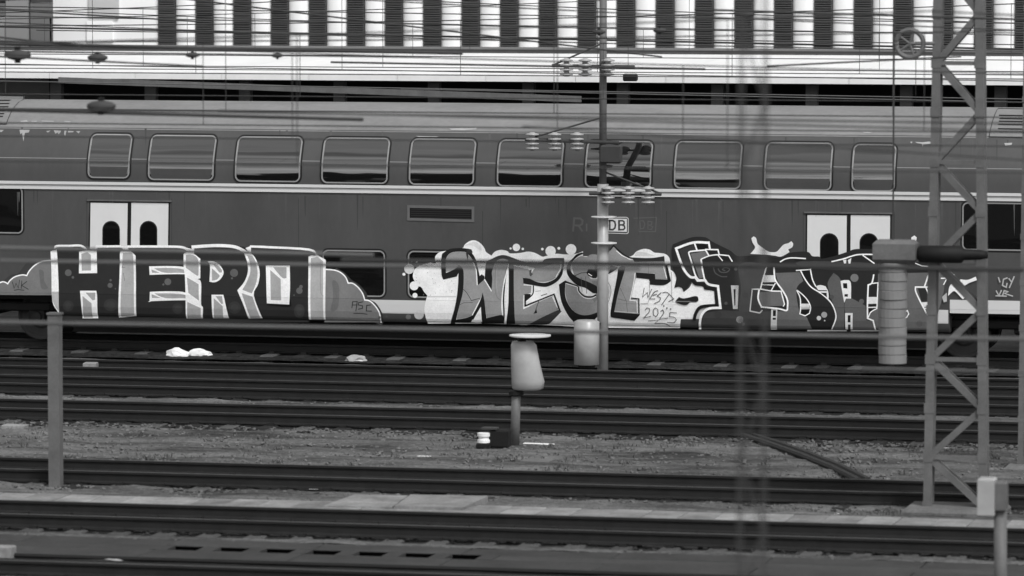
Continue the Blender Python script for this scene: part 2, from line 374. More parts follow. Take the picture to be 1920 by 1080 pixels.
pil.add(vs, [[k, k+1, n+2+k, n+1+k] for k in range(n)]); pm = pil.mesh('pilaster', M['render_white'], True)
for k in range(26):
    x = k*pitch; q = link('louvre_strip', lm, bld, (x, 0, z0))
    s = link('slats', slm, q, (0, 0, 0), kind='stuff'); link('pilaster', pm, bld, (x+.42, 0, z0))
MB(o_).box((xb0-3.2, YB-.25, zB(97)), (xb0+30, YB+.24, z0-.002)).build('plinth', M['grey_wall'], bld)
# flat white wall left of the pilasters with a bay and brighter pane
xa = at(102, 50, YB).x
MB(o_).box((xa, YB-.1, z0), (xb0-.02, YB+.24, 13)).build('white_bay', M['render_white'], bld)
MB(o_).box((at(170, 20, YB).x, YB-.16, zB(37)), (at(226, 20, YB).x, YB-.102, zB(-60))).build('window_blind', mat('pale_grey_blind', 190, .8, .04), bld)
MB(o_).box((at(166, 60, YB).x, YB-.15, zB(82)), (at(215, 60, YB).x, YB-.102, zB(42))).build('sign_panel', mat('bright_panel', 250, .6, .01), bld)
# grey annex
an = thing('annex_building', (at(30, 60, YB).x, YB-1.5, 0), 'mid grey building block with pale and dark upright panels in the upper left corner', 'building')
xl = at(-160, 60, YB-1.5).x
MB(an.location).box((xl, YB-1.4, -.3), (xa-.01, YB+10, 13)).build('wall', mat('grey_annex', 104, .8, .06, .5), an)
for (p0, p1, q0, q1, v) in ((13, 55, -80, 90, 128), (58, 94, 5, 88, 102), (-30, 12, 32, 88, 135), (60, 96, -60, 4, 62), (-30, 12, -60, 2, 62), (64, 94, 34, 80, 140), (-30, 12, 6, 30, 96)):
    Ya = YB-1.5
    MB(an.location).box((at(p0, 40, Ya).x, Ya-.02-(p0 % 7)*.01, at(40, q1, Ya).z), (at(p1, 40, Ya).x, Ya+.1, at(40, q0, Ya).z)).build('wall_panel', mat('annex_panel_%d' % v, v, .8, .05, .5), an)

# platform roof
YC = 14.5
cn = thing('platform_canopy', (0, YC, 0), 'long white platform roof edge above a dark gap behind the coach', 'platform canopy')
zf0 = at(960, 153, YC).z; zf1 = at(960, 141, YC).z; zr = at(960, 100, YC+7.5).z
x = -22.0; rp = []
for k in range(2):
    b = MB(); b.add([(0, 0, zf1), (1.985, 0, zf1), (1.985, 7.5, zr), (0, 7.5, zr), (0, 0, zf1-.06), (1.985, 0, zf1-.06), (1.985, 7.5, zr-.06), (0, 7.5, zr-.06)],
        [[0, 1, 2, 3], [7, 6, 5, 4], [0, 4, 5, 1], [1, 5, 6, 2], [2, 6, 7, 3], [3, 7, 4, 0]]); rp.append(b.mesh('roof_panel', M['stripe'] if k else mat('white_roof_sheet', 222, .7, .07, .7, (1, .3, 1))))
fm = MB().box((0, -.05, zf0), (1.99, -.003, zf1+.01)).mesh('fascia_board', mat('white_fascia', 226, .7, .06))
while x < 20:
    link('roof_panel', rp[0], cn, (x, 0, 0)); link('fascia_board', fm, cn, (x, 0, 0)); x += 2.0
gt = MB((0, YC, 0)); gt.box((-22, YC+7.5, zr-.02), (20, YC+7.62, zr+.09)); gt.build('ridge_gutter', M['dsteel'], cn)
for k in range(13):
    px = 1877-177*k; xx = at(px, 170, YC+1.0).x
    MB((0, YC, 0)).box((xx-.13, YC+.9, -.2), (xx+.13, YC+1.1, zf0-.05)).build('post', mat('canopy_post', 92, .7, .1), cn)
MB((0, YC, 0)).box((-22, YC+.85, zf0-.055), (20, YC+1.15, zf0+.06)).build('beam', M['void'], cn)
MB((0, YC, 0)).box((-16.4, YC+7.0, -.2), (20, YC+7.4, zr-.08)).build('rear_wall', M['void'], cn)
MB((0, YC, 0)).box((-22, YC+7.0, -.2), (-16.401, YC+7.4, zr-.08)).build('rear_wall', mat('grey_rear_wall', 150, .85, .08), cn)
MB((0, YC, 0)).box((-18, YC-1.5, -.3), (22, YC+7, .30)).build('platform', mat('dark_platform_edge', 36, .9, .2), cn)
pa = at(110, 150, YC-.6); pb = at(1090, 186, YC-.6)
MB((0, YC, 0)).bar(pa, pb, .06, .13).build('sloping_pipe', M['steel'], cn)

# row of buildings across the yard, behind the camera (mirrored in the coach windows)
for k, (x0, x1, hh) in enumerate(((-150, -70, 12), (-68, -45, 17), (-43, -12, 11), (-10, 22, 14), (24, 75, 10), (77, 150, 15))):
    t = thing('yard_building', (x0, -215, 0), ['low dark brick shed at the far left end of the row across the yard', 'tall narrow dark brick house in the row across the yard', 'low dark brick shed between two taller houses across the yard', 'middle height dark brick hall facing the coach across the yard', 'lowest dark brick hall in the row across the yard', 'long dark brick block at the far right end of the row across the yard'][k], 'building')
    b = MB(t.location); b.box((x0, -235, -.4), (x1, -215, hh)); b.add([(x0, -215, hh), (x1, -215, hh), (x1, -235, hh), (x0, -235, hh), ((x0+x1)/2-3, -225, hh+5), ((x0+x1)/2+3, -225, hh+5)], [[0, 1, 5, 4], [2, 3, 4, 5], [1, 2, 5], [3, 0, 4]])
    b.build('wall', mat('dark_brick', 44, .9, .2, .3), t)

# ================================================================ COACH
XE = 13.35
co = thing('railway_coach', (0, 1.4, 0), 'double deck passenger coach with graffiti along its lower half, white doors and a white stripe', 'railway coach')
def on(o): o.location = -Vector(co.location); o.parent = co; return o
# shell: profile swept along the length; low deck between the bogies reaches further down
ZEND = .905
def side(zmin):
    p = [(y, z) for z, y in PROF if z >= zmin]
    if abs(p[0][1]-zmin) > 1e-4: p.insert(0, (prof(zmin), zmin))
    return p
def sweep(name, x0, x1, zmin, zmax, m, cap=True, close=True):
    near = [(y, z) for y, z in side(zmin) if z <= zmax+1e-6]
    if near[-1][1] < zmax-1e-4: near.append((prof(zmax), zmax))
    far = [(2.8-y, z) for y, z in near][::-1]
    if zmax >= 4.62: far = far[1:]
    ring = near+far; n = len(ring); v = []; f = []
    xs = [x0+(x1-x0)*k/24 for k in range(25)]
    for x in xs: v += [(x, y, z) for y, z in ring]
    for i in range(24):
        for k in range(n): f.append([i*n+k, i*n+(k+1) % n, (i+1)*n+(k+1) % n, (i+1)*n+k])
    f += [list(range(n))[::-1], [24*n+k for k in range(n)]]
    me = bpy.data.meshes.new(name); me.from_pydata(v, [], f); me.materials.append(m)
    bm = bmesh.new(); bm.from_mesh(me); bmesh.ops.recalc_face_normals(bm, faces=bm.faces); bm.to_mesh(me); bm.free()
    me.shade_smooth(); me.set_sharp_from_angle(angle=math.radians(35))
    return on(link(name, me))
sweep('body', -XE, XE, ZEND, 4.09, M['paint_low'])
sweep('roof', -XE, XE, 4.093, 4.62, M['roof'])
xs0 = wall_pt(112, 595)[0]; xs1 = wall_pt(1780, 600)[0]
sk = sweep('low_deck_skirt', xs0, xs1, .51, ZEND-.002, M['paint_low'])

class Paint:
    """flat paint, trim and panels laid on the coach side: outlines in picture pixels, put on the curved wall of the coach"""
    def __init__(s, name, parent=None, base=.004, step=.0004, thick=0.0, kind=None, label=None, auto=None):
        s.auto = 'graffiti' in name if auto is None else auto; s.name = name; s.bm = bmesh.new(); s.off = base; s.step = step; s.mats = []; s.parent = parent; s.thick = thick; s.kind = kind; s.label = label; s.org = (0, 0, 1)
    def tile(s, ox, oy, k): s.org = (ox, oy, k); return s
    def mi(s, m):
        if m not in s.mats: s.mats.append(m)
        return s.mats.index(m)
    def _cv(s, pts):
        ox, oy, k = s.org
        return [wall_pt(ox+x/k, oy+y/k) for x, y in pts]
    def poly(s, m, pts, smooth=False, raw=False):
        if not raw: pts = s._cv(pts)
        s.off += s.step
        if smooth: pts = crom(pts, True)
        elif s.auto: pts = auto_smooth(pts, True)
        vs = [s.bm.verts.new((x, -s.off, z)) for x, z in pts]; mi = s.mi(m)
        for t in tessellate_polygon([[Vector((x, z, 0)) for x, z in pts]]):
            try: s.bm.faces.new([vs[i] for i in t]).material_index = mi
            except ValueError: pass
    def circ(s, m, x, y, r, ry=None, n=14):
        ry = ry or r; s.poly(m, [(x+r*math.cos(2*math.pi*k/n), y+ry*math.sin(2*math.pi*k/n)) for k in range(n)])
    def line(s, m, pts, wd, smooth=False, closed=False, raw=False):
        k = s.org[2]; h = wd/k/200 if not raw else wd/2
        if not raw: pts = s._cv(pts)
        if smooth: pts = crom(pts, closed)
        elif s.auto: pts = auto_smooth(pts, closed)
        s.off += s.step; n = len(pts); P = [Vector(p) for p in pts]; L = []; R = []
        for i in range(n):
            a = P[i-1] if (i > 0 or closed) else None; b = P[(i+1) % n] if (i < n-1 or closed) else None
            d1 = (P[i]-a).normalized() if a is not None else None; d2 = (b-P[i]).normalized() if b is not None else None
            if d1 is None: d1 = d2
            if d2 is None: d2 = d1
            t = (d1+d2); t = t.normalized() if t.length > 1e-4 else d1
            nn = Vector((-t.y, t.x)); c = max(.55, nn.dot(Vector((-d1.y, d1.x)))); e = nn*(h/c)
            q = P[i]
            if not closed and i == 0: q = q - d2*h*.5
            if not closed and i == n-1: q = q + d1*h*.5
            L.append(q+e); R.append(q-e)
        mi = s.mi(m); V = [s.bm.verts.new((p.x, -s.off, p.y)) for p in L]; W = [s.bm.verts.new((p.x, -s.off, p.y)) for p in R]
        for i in range(n if closed else n-1):
            j = (i+1) % n
            try: s.bm.faces.new((V[i], V[j], W[j], W[i])).material_index = mi
            except ValueError: pass
    def done(s):
        bm = s.bm
        bmesh.ops.triangulate(bm, faces=[f for f in bm.faces if len(f.verts) > 4])
        zs = [v.co.z for v in bm.verts]; lo, hi = min(zs), max(zs)
        for z, _ in PROF:
            if lo < z < hi: bmesh.ops.bisect_plane(bm, geom=bm.verts[:]+bm.edges[:]+bm.faces[:], dist=1e-5, plane_co=(0, 0, z), plane_no=(0, 0, 1))
        for v in bm.verts: v.co.y += prof(v.co.z)
        for f in bm.faces:
            f.normal_update()
            if f.normal.y > 0: f.normal_flip()
        if s.thick:
            ed = [e for e in bm.edges if e.is_boundary]
            r = bmesh.ops.extrude_edge_only(bm, edges=ed)
            for v in [q for q in r['geom'] if isinstance(q, bmesh.types.BMVert)]: v.co.y += s.thick
        me = bpy.data.meshes.new(s.name); bm.to_mesh(me); bm.free()
        for m in s.mats: me.materials.append(m)
        o = link(s.name, me)
        if s.parent is None: on(o)
        else: o.parent = s.parent; o.location = (0, 0, 0)
        if s.kind: o['kind'] = s.kind
        if s.label: o['label'] = s.label
        return o
def auto_smooth(P, closed, lim=48):
    """round the gentle bends of an outline and keep its corners"""
    n = len(P)
    if n < 4: return P
    def turn(i):
        a, b, c = Vector(P[i-1]), Vector(P[i]), Vector(P[(i+1) % n]); u, v = b-a, c-b
        return 180 if u.length < 1e-6 or v.length < 1e-6 else math.degrees(u.angle(v))
    if closed:
        cs = [i for i in range(n) if turn(i) > lim]
        if not cs: return crom(P, True)
        out = []
        for q, i in enumerate(cs):
            j = cs[(q+1) % len(cs)]; seg = []; k = i
            while True:
                seg.append(P[k % n])
                if k % n == j and k != i: break
                k += 1
                if k > i+n+1: break
            out += (crom(seg, False) if len(seg) > 2 else seg)[:-1]
        return out
    cs = [0]+[i for i in range(1, n-1) if turn(i) > lim]+[n-1]; out = []
    for i, j in zip(cs, cs[1:]):
        seg = P[i:j+1]; out += (crom(seg, False) if len(seg) > 2 else list(seg))[:-1]
    return out+[P[-1]]
def crom(P, closed, k=4):
    n = len(P); out = []
    rng = range(n if closed else n-1)
    for i in rng:
        p0 = P[(i-1) % n] if closed or i > 0 else P[0]; p1 = P[i]; p2 = P[(i+1) % n]; p3 = P[(i+2) % n] if closed or i+2 < n else P[-1]
        for j in range(k):
            t = j/k; t2 = t*t; t3 = t2*t
            out.append(tuple(.5*((2*p1[d])+(-p0[d]+p2[d])*t+(2*p0[d]-5*p1[d]+4*p2[d]-p3[d])*t2+(-p0[d]+3*p1[d]-3*p2[d]+p3[d])*t3) for d in (0, 1)))
    if not closed: out.append(tuple(P[-1]))
    return out
def rrect(x0, x1, z0, z1, r, n=5):
    pts = []
    for cx, cz, a0 in ((x1-r, z1-r, 0), (x0+r, z1-r, 90), (x0+r, z0+r, 180), (x1-r, z0+r, 270)):
        for k in range(n+1):
            a = math.radians(a0+90*k/n); pts.append((cx+r*math.cos(a), cz+r*math.sin(a)))
    return pts
def off_rect(x0, x1, z0, z1, d): return x0-d, x1+d, z0-d, z1+d

def window(l, r, top, bot, g, rad=.1, name='window', panel=False):
    """l, r, top, bot: picture pixels of the bright trim's outline"""
    x0 = wall_pt(l, bot-15)[0]; x1 = wall_pt(r, bot-15)[0]; xm = (l+r)/2; zt = wall_pt(xm, top)[1]; zb = wall_pt(xm, bot)[1]
    p = Paint(name, base=.0035 if g is glass_low else .012, thick=.02); p.line(M['rubber'], rrect(*off_rect(x0, x1, zb, zt, .014), rad+.025), .036, raw=True, closed=True); wo = p.done()
    p = Paint('trim', wo, base=.005 if g is glass_low else .018, thick=.01); p.line(M['trim'], rrect(x0+.012, x1-.012, zb+.012, zt-.012, rad), .026, raw=True, closed=True); q = p.done()
    p = Paint('pane', wo, base=.002 if g is glass_low else .008); p.poly(g, rrect(x0+.01, x1-.01, zb+.01, zt-.01, rad), raw=True); q = p.done(); q.data.shade_smooth()
    if panel:
        p = Paint('partition_panel', wo, base=.0095); p.poly(mat('inner_panel', 66, .5, .1), [(x0+.07, zb+.02), (x1-.07, zb+.02), (x1-.03, zb+.22), (x0+.03, zb+.22)], raw=True); p.done()
    return wo
UP = [(165, 243, 251, 334), (278, 401, 253, 338), (441, 563, 256, 341), (603, 727, 258, 344), (767, 889, 260, 347), (932, 1054, 262, 350), (1097, 1221, 264, 352), (1264, 1389, 265, 354), (1433, 1559, 267, 357), (1597, 1678, 270, 359)]
for k, a in enumerate(UP): window(*a, glass_up, panel=k in (0, 1, 8, 9))
window(605, 722, 469, 556, glass_low); window(765, 888, 471, 559, glass_low)
window(-90, 43, 350, 437, glass_low, .09); window(1804, 1960, 380, 470, glass_low, .09)

# stripes
def band(name, l, r, py0, py1, pxm, m, base=.006, thick=.008):
    z0 = wall_pt(pxm, py1)[1]; z1 = wall_pt(pxm, py0)[1]; p = Paint(name, base=base, thick=thick); n = 12
    p.poly(m, [(l, z0), (r, z0), (r, z1), (l, z1)], raw=True); return p.done()
band('stripe', -XE+.3, XE-.3, 350.5, 356, 960, M['stripe'], .030)
band('stripe_groove', -XE+.3, XE-.3, 356, 360.5, 960, mat('stripe_groove_paint', 150, .6, .1), .016)
band('stripe', -XE+.3, XE-.3, 360.5, 365.5, 960, M['stripe'], .024)
x780 = wall_pt(1780, 575)[0]
band('lower_stripe', xs0+.02, xs1-.02, 563, 588, 760, M['stripe'], .002, .002)
band('lower_stripe', x780+.01, XE-.4, 563, 588, 1840, M['stripe'], .008, .006)
band('roof_seam', -XE, XE, 246.8, 247.8, 960, mat('seam_grey', 70, .8, .1), .004, .0)  # thin grey line where wall and roof join
band('rain_strip', -XE+.2, XE-.2, 305.5, 306.8, 960, M['trim'], .003, .0)
# doors
for l, r, top in ((170, 316, 380), (1514, 1669, 403)):
    s = (r-l)/146; mid = (l+r)/2; bot = top+218
    fr = Paint('door_portal', base=.002, thick=.002); fr.poly(M['rubber'], [(l-3, top-3), (r+3, top-1), (r+3, bot+3), (l-3, bot+3)]); fr.done()
    for a, b, wx in ((l, mid-3.5*s, l+22*s), (mid+3.5*s, r, mid+19*s)):
        d = Paint('door_leaf', base=.004, thick=.002); d.poly(M['door'], [(a, top), (b, top+1), (b, bot), (a, bot)]); dl = d.done()
        ww = 33*s; wt = top+34; c = wx+ww/2; pts = [(c+ww/2*math.cos(q), wt+ww/2-ww/2*math.sin(q)) for q in [math.pi*k/10 for k in range(11)]]
        pts = [(wx+ww, wt+95)]+pts+[(wx, wt+95)]
        e = Paint('door_window', dl, base=.0052, thick=.001); e.poly(M['rubber'], pts); e.done()
        pts2 = [(c+(x-c)*.88, wt+48+(y-wt-48)*.95) for x, y in pts]
        e = Paint('window_pane', dl, base=.0062); e.poly(glass_low, pts2); e.done()
    e = Paint('door_lintel', base=.03, thick=.05); e.poly(M['steel'], [(l-6, top-6), (r+6, top-4), (r+6, top-1.5), (l-6, top-3.5)]); e.done()
# vent grille
e = Paint('vent_grille', base=.012, thick=.02); e.line(mat('vent_frame_paint', 98, .6, .08), [(766, 387), (887, 390), (887, 414), (766, 411)], 5, closed=True); vg = e.done()
e = Paint('grille_back', vg, base=.004); e.poly(mat('vent_black', 16, .9, .1), [(768, 389), (885, 391), (885, 412), (768, 409)]); e.done()
for k in range(5):
    y = 392+k*4; e = Paint('slat', vg, base=.008, thick=.0); e.line(mat('vent_slat', 34, .7, .1), [(771, y), (882, y+2)], 2.2); e.done()
# roof vents at both ends
for pts, sls in (([(-60, 178), (45, 180), (13, 232), (-60, 231)], [((-60, 188), (20, 188)), ((-60, 194), (18, 194)), ((-60, 200), (16, 200)), ((-60, 207), (10, 207)), ((-60, 213), (8, 213)), ((-60, 218), (6, 218))]),
                 ([(1872, 203), (1990, 206), (1990, 258), (1855, 256)], [((1874, 216), (1990, 218)), ((1875, 222), (1990, 224)), ((1874, 227), (1990, 229)), ((1873, 233), (1990, 235)), ((1872, 241), (1990, 243))])):
    e = Paint('roof_vent', base=.02, thick=.03); e.poly(M['roof'], pts); rv = e.done()
    e = Paint('panel_joint', rv, base=.023); e.line(M['rubber'], pts, 1.2, closed=True); e.done()
    for a, b in sls: e = Paint('slat', rv, base=.026); e.line(M['rubber'], [a, b], 2.2); e.done()
# panel joints on the body
for px in (163, 322, 560, 905, 1250, 1506, 1677):
    e = Paint('panel_joint', base=.0015, step=.0002); e.line(mat('joint_grey', 52, .7, .1), [(px, 372 if px < 900 else 396), (px, 560)], .8); e.done()  # thin dark grey line drawn at each joint

def P(v, name=None): return mat('spray_%d' % v, v*(.86+.14*min(1, v/130)), .55, .12, 2.6, fine=.06, spec=.3)

# bird droppings / limescale drips on the roof edge (shapes of their own)
e = Paint('lime_stain', base=.004, kind='stuff'); e.tile(0, 170, 6)
for pts in ([(0, 440), (45, 440), (20, 465), (0, 465)], [(220, 440), (335, 440), (325, 470), (280, 475), (272, 530), (265, 570), (255, 520), (250, 475), (230, 490)],
            [(520, 455), (570, 448), (540, 472)], [(605, 445), (690, 450), (680, 470), (660, 490), (650, 470), (625, 485)], [(725, 450), (750, 450), (735, 510), (722, 490)], [(765, 452), (830, 455), (825, 468), (765, 470)], [(855, 455), (905, 455), (885, 480)],
            [(470, 335), (610, 340), (600, 352), (475, 348)], [(230, 340), (300, 330), (320, 350), (240, 356)], [(720, 340), (800, 345), (790, 358), (730, 352)], [(350, 340), (420, 338), (410, 352), (360, 350)]): e.poly(P(150), pts)
e.tile(1600, 180, 6)
for pts in ([(695, 515), (780, 520), (850, 512), (935, 520), (870, 537), (790, 545), (780, 570), (770, 538), (720, 530)], [(1700, 530), (1790, 525), (1780, 550), (1710, 560)], [(105, 400), (215, 405), (180, 418), (120, 414)], [(640, 515), (665, 512), (660, 530), (650, 530)]): e.poly(P(160), pts)
e.tile(720, 230, 6)
for pts in ([(735, 65), (870, 60), (1050, 55), (1040, 75), (900, 85), (760, 82)], [(360, 150), (620, 155), (560, 165), (400, 162)]): e.poly(P(165), pts)
e.done()

# ---- logo
e = Paint('operator_logo', base=.004); e.tile(1000, 380, 6)
W_, D_ = P(214), mat('logo_dark', 62, .5, .05)
e.poly(W_, [(835, 160), (1050, 160), (1072, 175), (1072, 340), (1055, 352), (835, 345)]); e.poly(M['paint_low'], [(835, 168), (1048, 168), (1065, 180), (1065, 335), (1050, 345), (835, 338)])
e.poly(W_, [(833, 178), (1053, 182), (1053, 328), (833, 322)])
e.line(D_, [(860, 200), (860, 304), (895, 304), (918, 285), (925, 250), (916, 215), (895, 201), (852, 200)], 20)
e.line(D_, [(965, 200), (965, 305)], 22); e.line(D_, [(960, 203), (1005, 203), (1022, 215), (1022, 238), (1005, 250), (962, 250)], 18); e.line(D_, [(1000, 250), (1025, 262), (1030, 285), (1015, 303), (960, 305)], 18)
e.done()
e = Paint('faded_lettering', base=.004); e.tile(1000, 380, 6); G_ = mat('ghost_letter', 93, .6, .05)
e.line(G_, [(448, 320), (460, 175), (530, 178), (555, 200), (550, 240), (520, 258), (465, 255)], 22); e.line(G_, [(510, 258), (550, 320)], 22); e.line(G_, [(600, 240), (600, 318)], 18)
e.done(); e = Paint('faded_logo', base=.004); e.tile(1000, 380, 6); e.line(G_, [(1130, 175), (1385, 165), (1375, 325), (1185, 325), (1185, 190)], 12); e.line(G_, [(1200, 205), (1240, 205), (1255, 240), (1240, 290), (1205, 295), (1200, 205)], 12); e.line(G_, [(1290, 300), (1290, 210), (1335, 215), (1330, 248), (1294, 252), (1345, 270), (1330, 300), (1290, 300)], 12)
e.done()

# ---- graffiti: first piece (HERO)
DK, WH, GR = P(44), P(245), P(166)
e = Paint('cloud_graffiti', base=0.008, step=.00007, kind='stuff'); e.tile(0, 440, 6)
e.poly(P(64), [(40, 520), (60, 500), (130, 450), (200, 440), (240, 395), (290, 330), (340, 300), (450, 285), (590, 285), (590, 500), (100, 560)])
CL = [(-500, 520), (0, 540), (30, 530), (60, 535), (88, 553), (110, 520), (150, 485), (200, 463), (260, 452), (303, 460), (330, 410), (380, 355), (440, 315), (500, 295), (590, 290)]
e.poly(P(118), CL+[(600, 680), (300, 680), (-500, 672)])
e.poly(P(104), [(440, 400), (490, 410), (500, 520), (540, 600), (470, 610), (450, 500)], True)
e.line(WH, CL[1:], 15)
e.line(P(28), [(140, 530), (160, 602), (182, 548), (208, 600), (222, 508)], 8); e.line(P(28), [(248, 518), (240, 605)], 8); e.line(P(28), [(305, 525), (245, 570), (320, 615)], 8); e.line(P(28), [(160, 625), (210, 618), (272, 625)], 8)
e.tile(320, 440, 6)
CR = [(1750, 390), (1850, 400), (1920, 430), (1970, 480), (1998, 545), (2050, 548), (2110, 593), (2160, 660), (2185, 735), (2240, 745), (2300, 800), (2350, 880), (2368, 985)]
e.poly(P(58), [(1860, 370), (1960, 430), (2040, 510), (2120, 560), (2200, 650), (2225, 720), (2310, 770), (2380, 880), (2395, 985), (2300, 985), (1800, 500)])
e.poly(P(122), CR+[(1730, 985)]); e.line(WH, CR, 15)
e.poly(P(108), [(1820, 520), (1880, 540), (1900, 650), (1880, 830), (1800, 850), (1830, 700)], True)
e.tile(640, 440, 6)
B = P(36)
e.line(B, [(120, 825), (128, 755), (180, 752), (165, 858)], 10); e.line(B, [(125, 792), (172, 790)], 9); e.line(B, [(245, 755), (195, 765), (190, 790), (240, 800), (238, 830), (192, 838)], 10); e.line(B, [(332, 790), (287, 795), (282, 858), (342, 860)], 10); e.line(B, [(140, 885), (220, 884), (292, 896)], 8)
e.done()

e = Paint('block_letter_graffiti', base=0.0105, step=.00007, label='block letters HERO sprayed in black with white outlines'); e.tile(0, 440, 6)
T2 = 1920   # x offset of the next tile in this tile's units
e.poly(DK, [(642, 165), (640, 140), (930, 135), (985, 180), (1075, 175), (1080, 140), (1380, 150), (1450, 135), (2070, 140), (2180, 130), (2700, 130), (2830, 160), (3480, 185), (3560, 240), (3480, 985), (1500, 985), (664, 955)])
# glow of lighter spray low on the letters
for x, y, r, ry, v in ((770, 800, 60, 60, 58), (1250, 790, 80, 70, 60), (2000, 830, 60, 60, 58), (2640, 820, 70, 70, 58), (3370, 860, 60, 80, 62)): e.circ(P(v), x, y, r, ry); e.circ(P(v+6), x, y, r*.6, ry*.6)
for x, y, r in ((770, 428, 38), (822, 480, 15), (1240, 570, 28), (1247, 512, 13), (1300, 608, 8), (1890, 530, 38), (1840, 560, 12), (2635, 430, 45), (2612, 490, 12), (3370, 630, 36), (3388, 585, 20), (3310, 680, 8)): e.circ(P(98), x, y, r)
# H
e.poly(WH, [(570, 185), (640, 165), (650, 300), (662, 620), (668, 890), (640, 850), (590, 740), (580, 400)])
e.poly(P(190), [(585, 640), (662, 640), (667, 860), (640, 830), (592, 740)])  # greyer foot of the bar: shade below the wall's fold, painted in
e.line(WH, [(620, 155), (642, 128), (780, 126), (912, 124), (985, 178)], 26)
e.poly(WH, [(893, 190), (980, 175), (1078, 175), (1090, 185), (1095, 432), (890, 435)])
e.poly(GR, [(918, 215), (985, 195), (1025, 230), (1025, 402), (922, 405)])
e.line(WH, [(1078, 180), (1090, 134), (1355, 131)], 27)
e.poly(WH, [(903, 630), (1085, 630), (1095, 700), (1107, 940), (930, 940), (922, 850)])
e.poly(GR, [(965, 652), (1073, 652), (1073, 728), (1045, 740)]); e.poly(GR, [(930, 690), (1032, 772), (1045, 935), (942, 935), (936, 800)])
e.line(WH, [(925, 660), (1040, 750), (1085, 735)], 14)
e.poly(WH, [(1352, 190), (1385, 175), (1455, 175), (1528, 235), (1532, 600), (1540, 915), (1340, 932), (1345, 500)])
e.poly(P(172), [(1385, 205), (1470, 200), (1500, 245), (1508, 600), (1515, 905), (1368, 920), (1368, 500)])
e.line(P(120), [(1385, 330), (1375, 370), (1410, 365)], 6); e.line(P(120), [(1390, 430), (1405, 520)], 6)
e.poly(WH, [(1360, 130), (1440, 130), (1450, 180), (1395, 178)])
# E
e.line(WH, [(1440, 134), (1920, 134), (2070, 146), (2120, 185)], 28)
e.poly(WH, [(2080, 140), (2160, 160), (2170, 118), (2190, 130), (2185, 210), (2110, 200)])
e.poly(WH, [(1680, 355), (1920, 352), (2085, 368), (2220, 455), (2250, 490), (2080, 445), (1685, 452)])
e.poly(GR, [(1735, 378), (1920, 374), (2070, 392), (2165, 458), (2080, 430), (1850, 426)]); e.poly(GR, [(1705, 392), (1715, 428), (1800, 428)])
e.poly(WH, [(1688, 642), (1920, 636), (2100, 655), (2250, 770), (2095, 738), (1702, 748), (1685, 757)])
e.poly(GR, [(1740, 660), (1920, 660), (2100, 680), (2200, 750), (2090, 715), (1860, 712)]); e.poly(GR, [(1708, 670), (1712, 712), (1810, 710)])
e.poly(WH, [(2068, 215), (2120, 188), (2180, 212), (2256, 270), (2256, 490), (2225, 500), (2265, 542), (2265, 780), (2286, 820), (2286, 940), (2100, 940), (2090, 740), (2083, 480), (2068, 370)])
e.poly(GR, [(2093, 225), (2172, 228), (2232, 285), (2235, 455), (2210, 455), (2093, 372)])
e.poly(GR, [(2105, 480), (2236, 556), (2240, 742), (2122, 655)]); e.poly(GR, [(2110, 757), (2260, 825), (2266, 938), (2115, 938)])
# R
e.line(WH, [(2165, 138), (2420, 122), (2620, 132), (2720, 168), (2800, 220)], 36)
e.poly(WH, [(2338, 300), (2400, 300), (2460, 325), (2508, 390), (2516, 440), (2480, 502), (2420, 535), (2358, 528), (2365, 350)], False)
e.poly(GR, [(2392, 325), (2450, 345), (2497, 395), (2497, 425), (2470, 425)]); e.poly(GR, [(2386, 378), (2468, 452), (2470, 472), (2440, 505), (2388, 517)])
e.poly(WH, [(2382, 675), (2515, 675), (2535, 760), (2582, 940), (2400, 940), (2385, 800)])
e.poly(GR, [(2428, 692), (2500, 692), (2512, 775), (2494, 780)]); e.poly(GR, [(2408, 715), (2508, 805), (2518, 938), (2415, 938)])
e.poly(WH, [(2745, 195), (2820, 205), (2870, 255), (2908, 340), (2925, 440), (2905, 560), (2858, 680), (2958, 940), (2802, 945), (2745, 800), (2672, 625), (2750, 530), (2790, 420), (2785, 320), (2762, 245)])
e.poly(GR, [(2780, 225), (2842, 240), (2882, 315), (2900, 440), (2878, 560), (2835, 660), (2728, 620), (2780, 530), (2818, 420), (2812, 310)])
e.poly(GR, [(2722, 658), (2842, 697), (2932, 938), (2825, 942)])
# O
e.line(WH, [(2820, 132), (3020, 140), (3480, 168), (3570, 240), (3655, 290)], 26)
e.poly(WH, [(2765, 150), (2825, 125), (2828, 215), (2800, 195)])
e.poly(P(12), [(3005, 785), (3250, 790), (3270, 600), (3278, 800), (3230, 812), (3010, 792)])
e.poly(WH, [(2993, 345), (3262, 345), (3266, 600), (3256, 785), (3005, 772)])
e.poly(GR, [(3075, 365), (3225, 365), (3225, 485), (3175, 482)]); e.poly(GR, [(3043, 398), (3160, 500), (3165, 738), (3050, 735)])
e.poly(WH, [(3473, 245), (3520, 232), (3620, 260), (3668, 290), (3662, 700), (3668, 955), (3480, 955), (3470, 600)])
e.poly(P(174), [(3500, 262), (3580, 250), (3636, 300), (3636, 650), (3646, 955), (3505, 955)])
e.line(P(128), [(3612, 300), (3606, 500), (3612, 650), (3640, 690)], 5)
e.done()

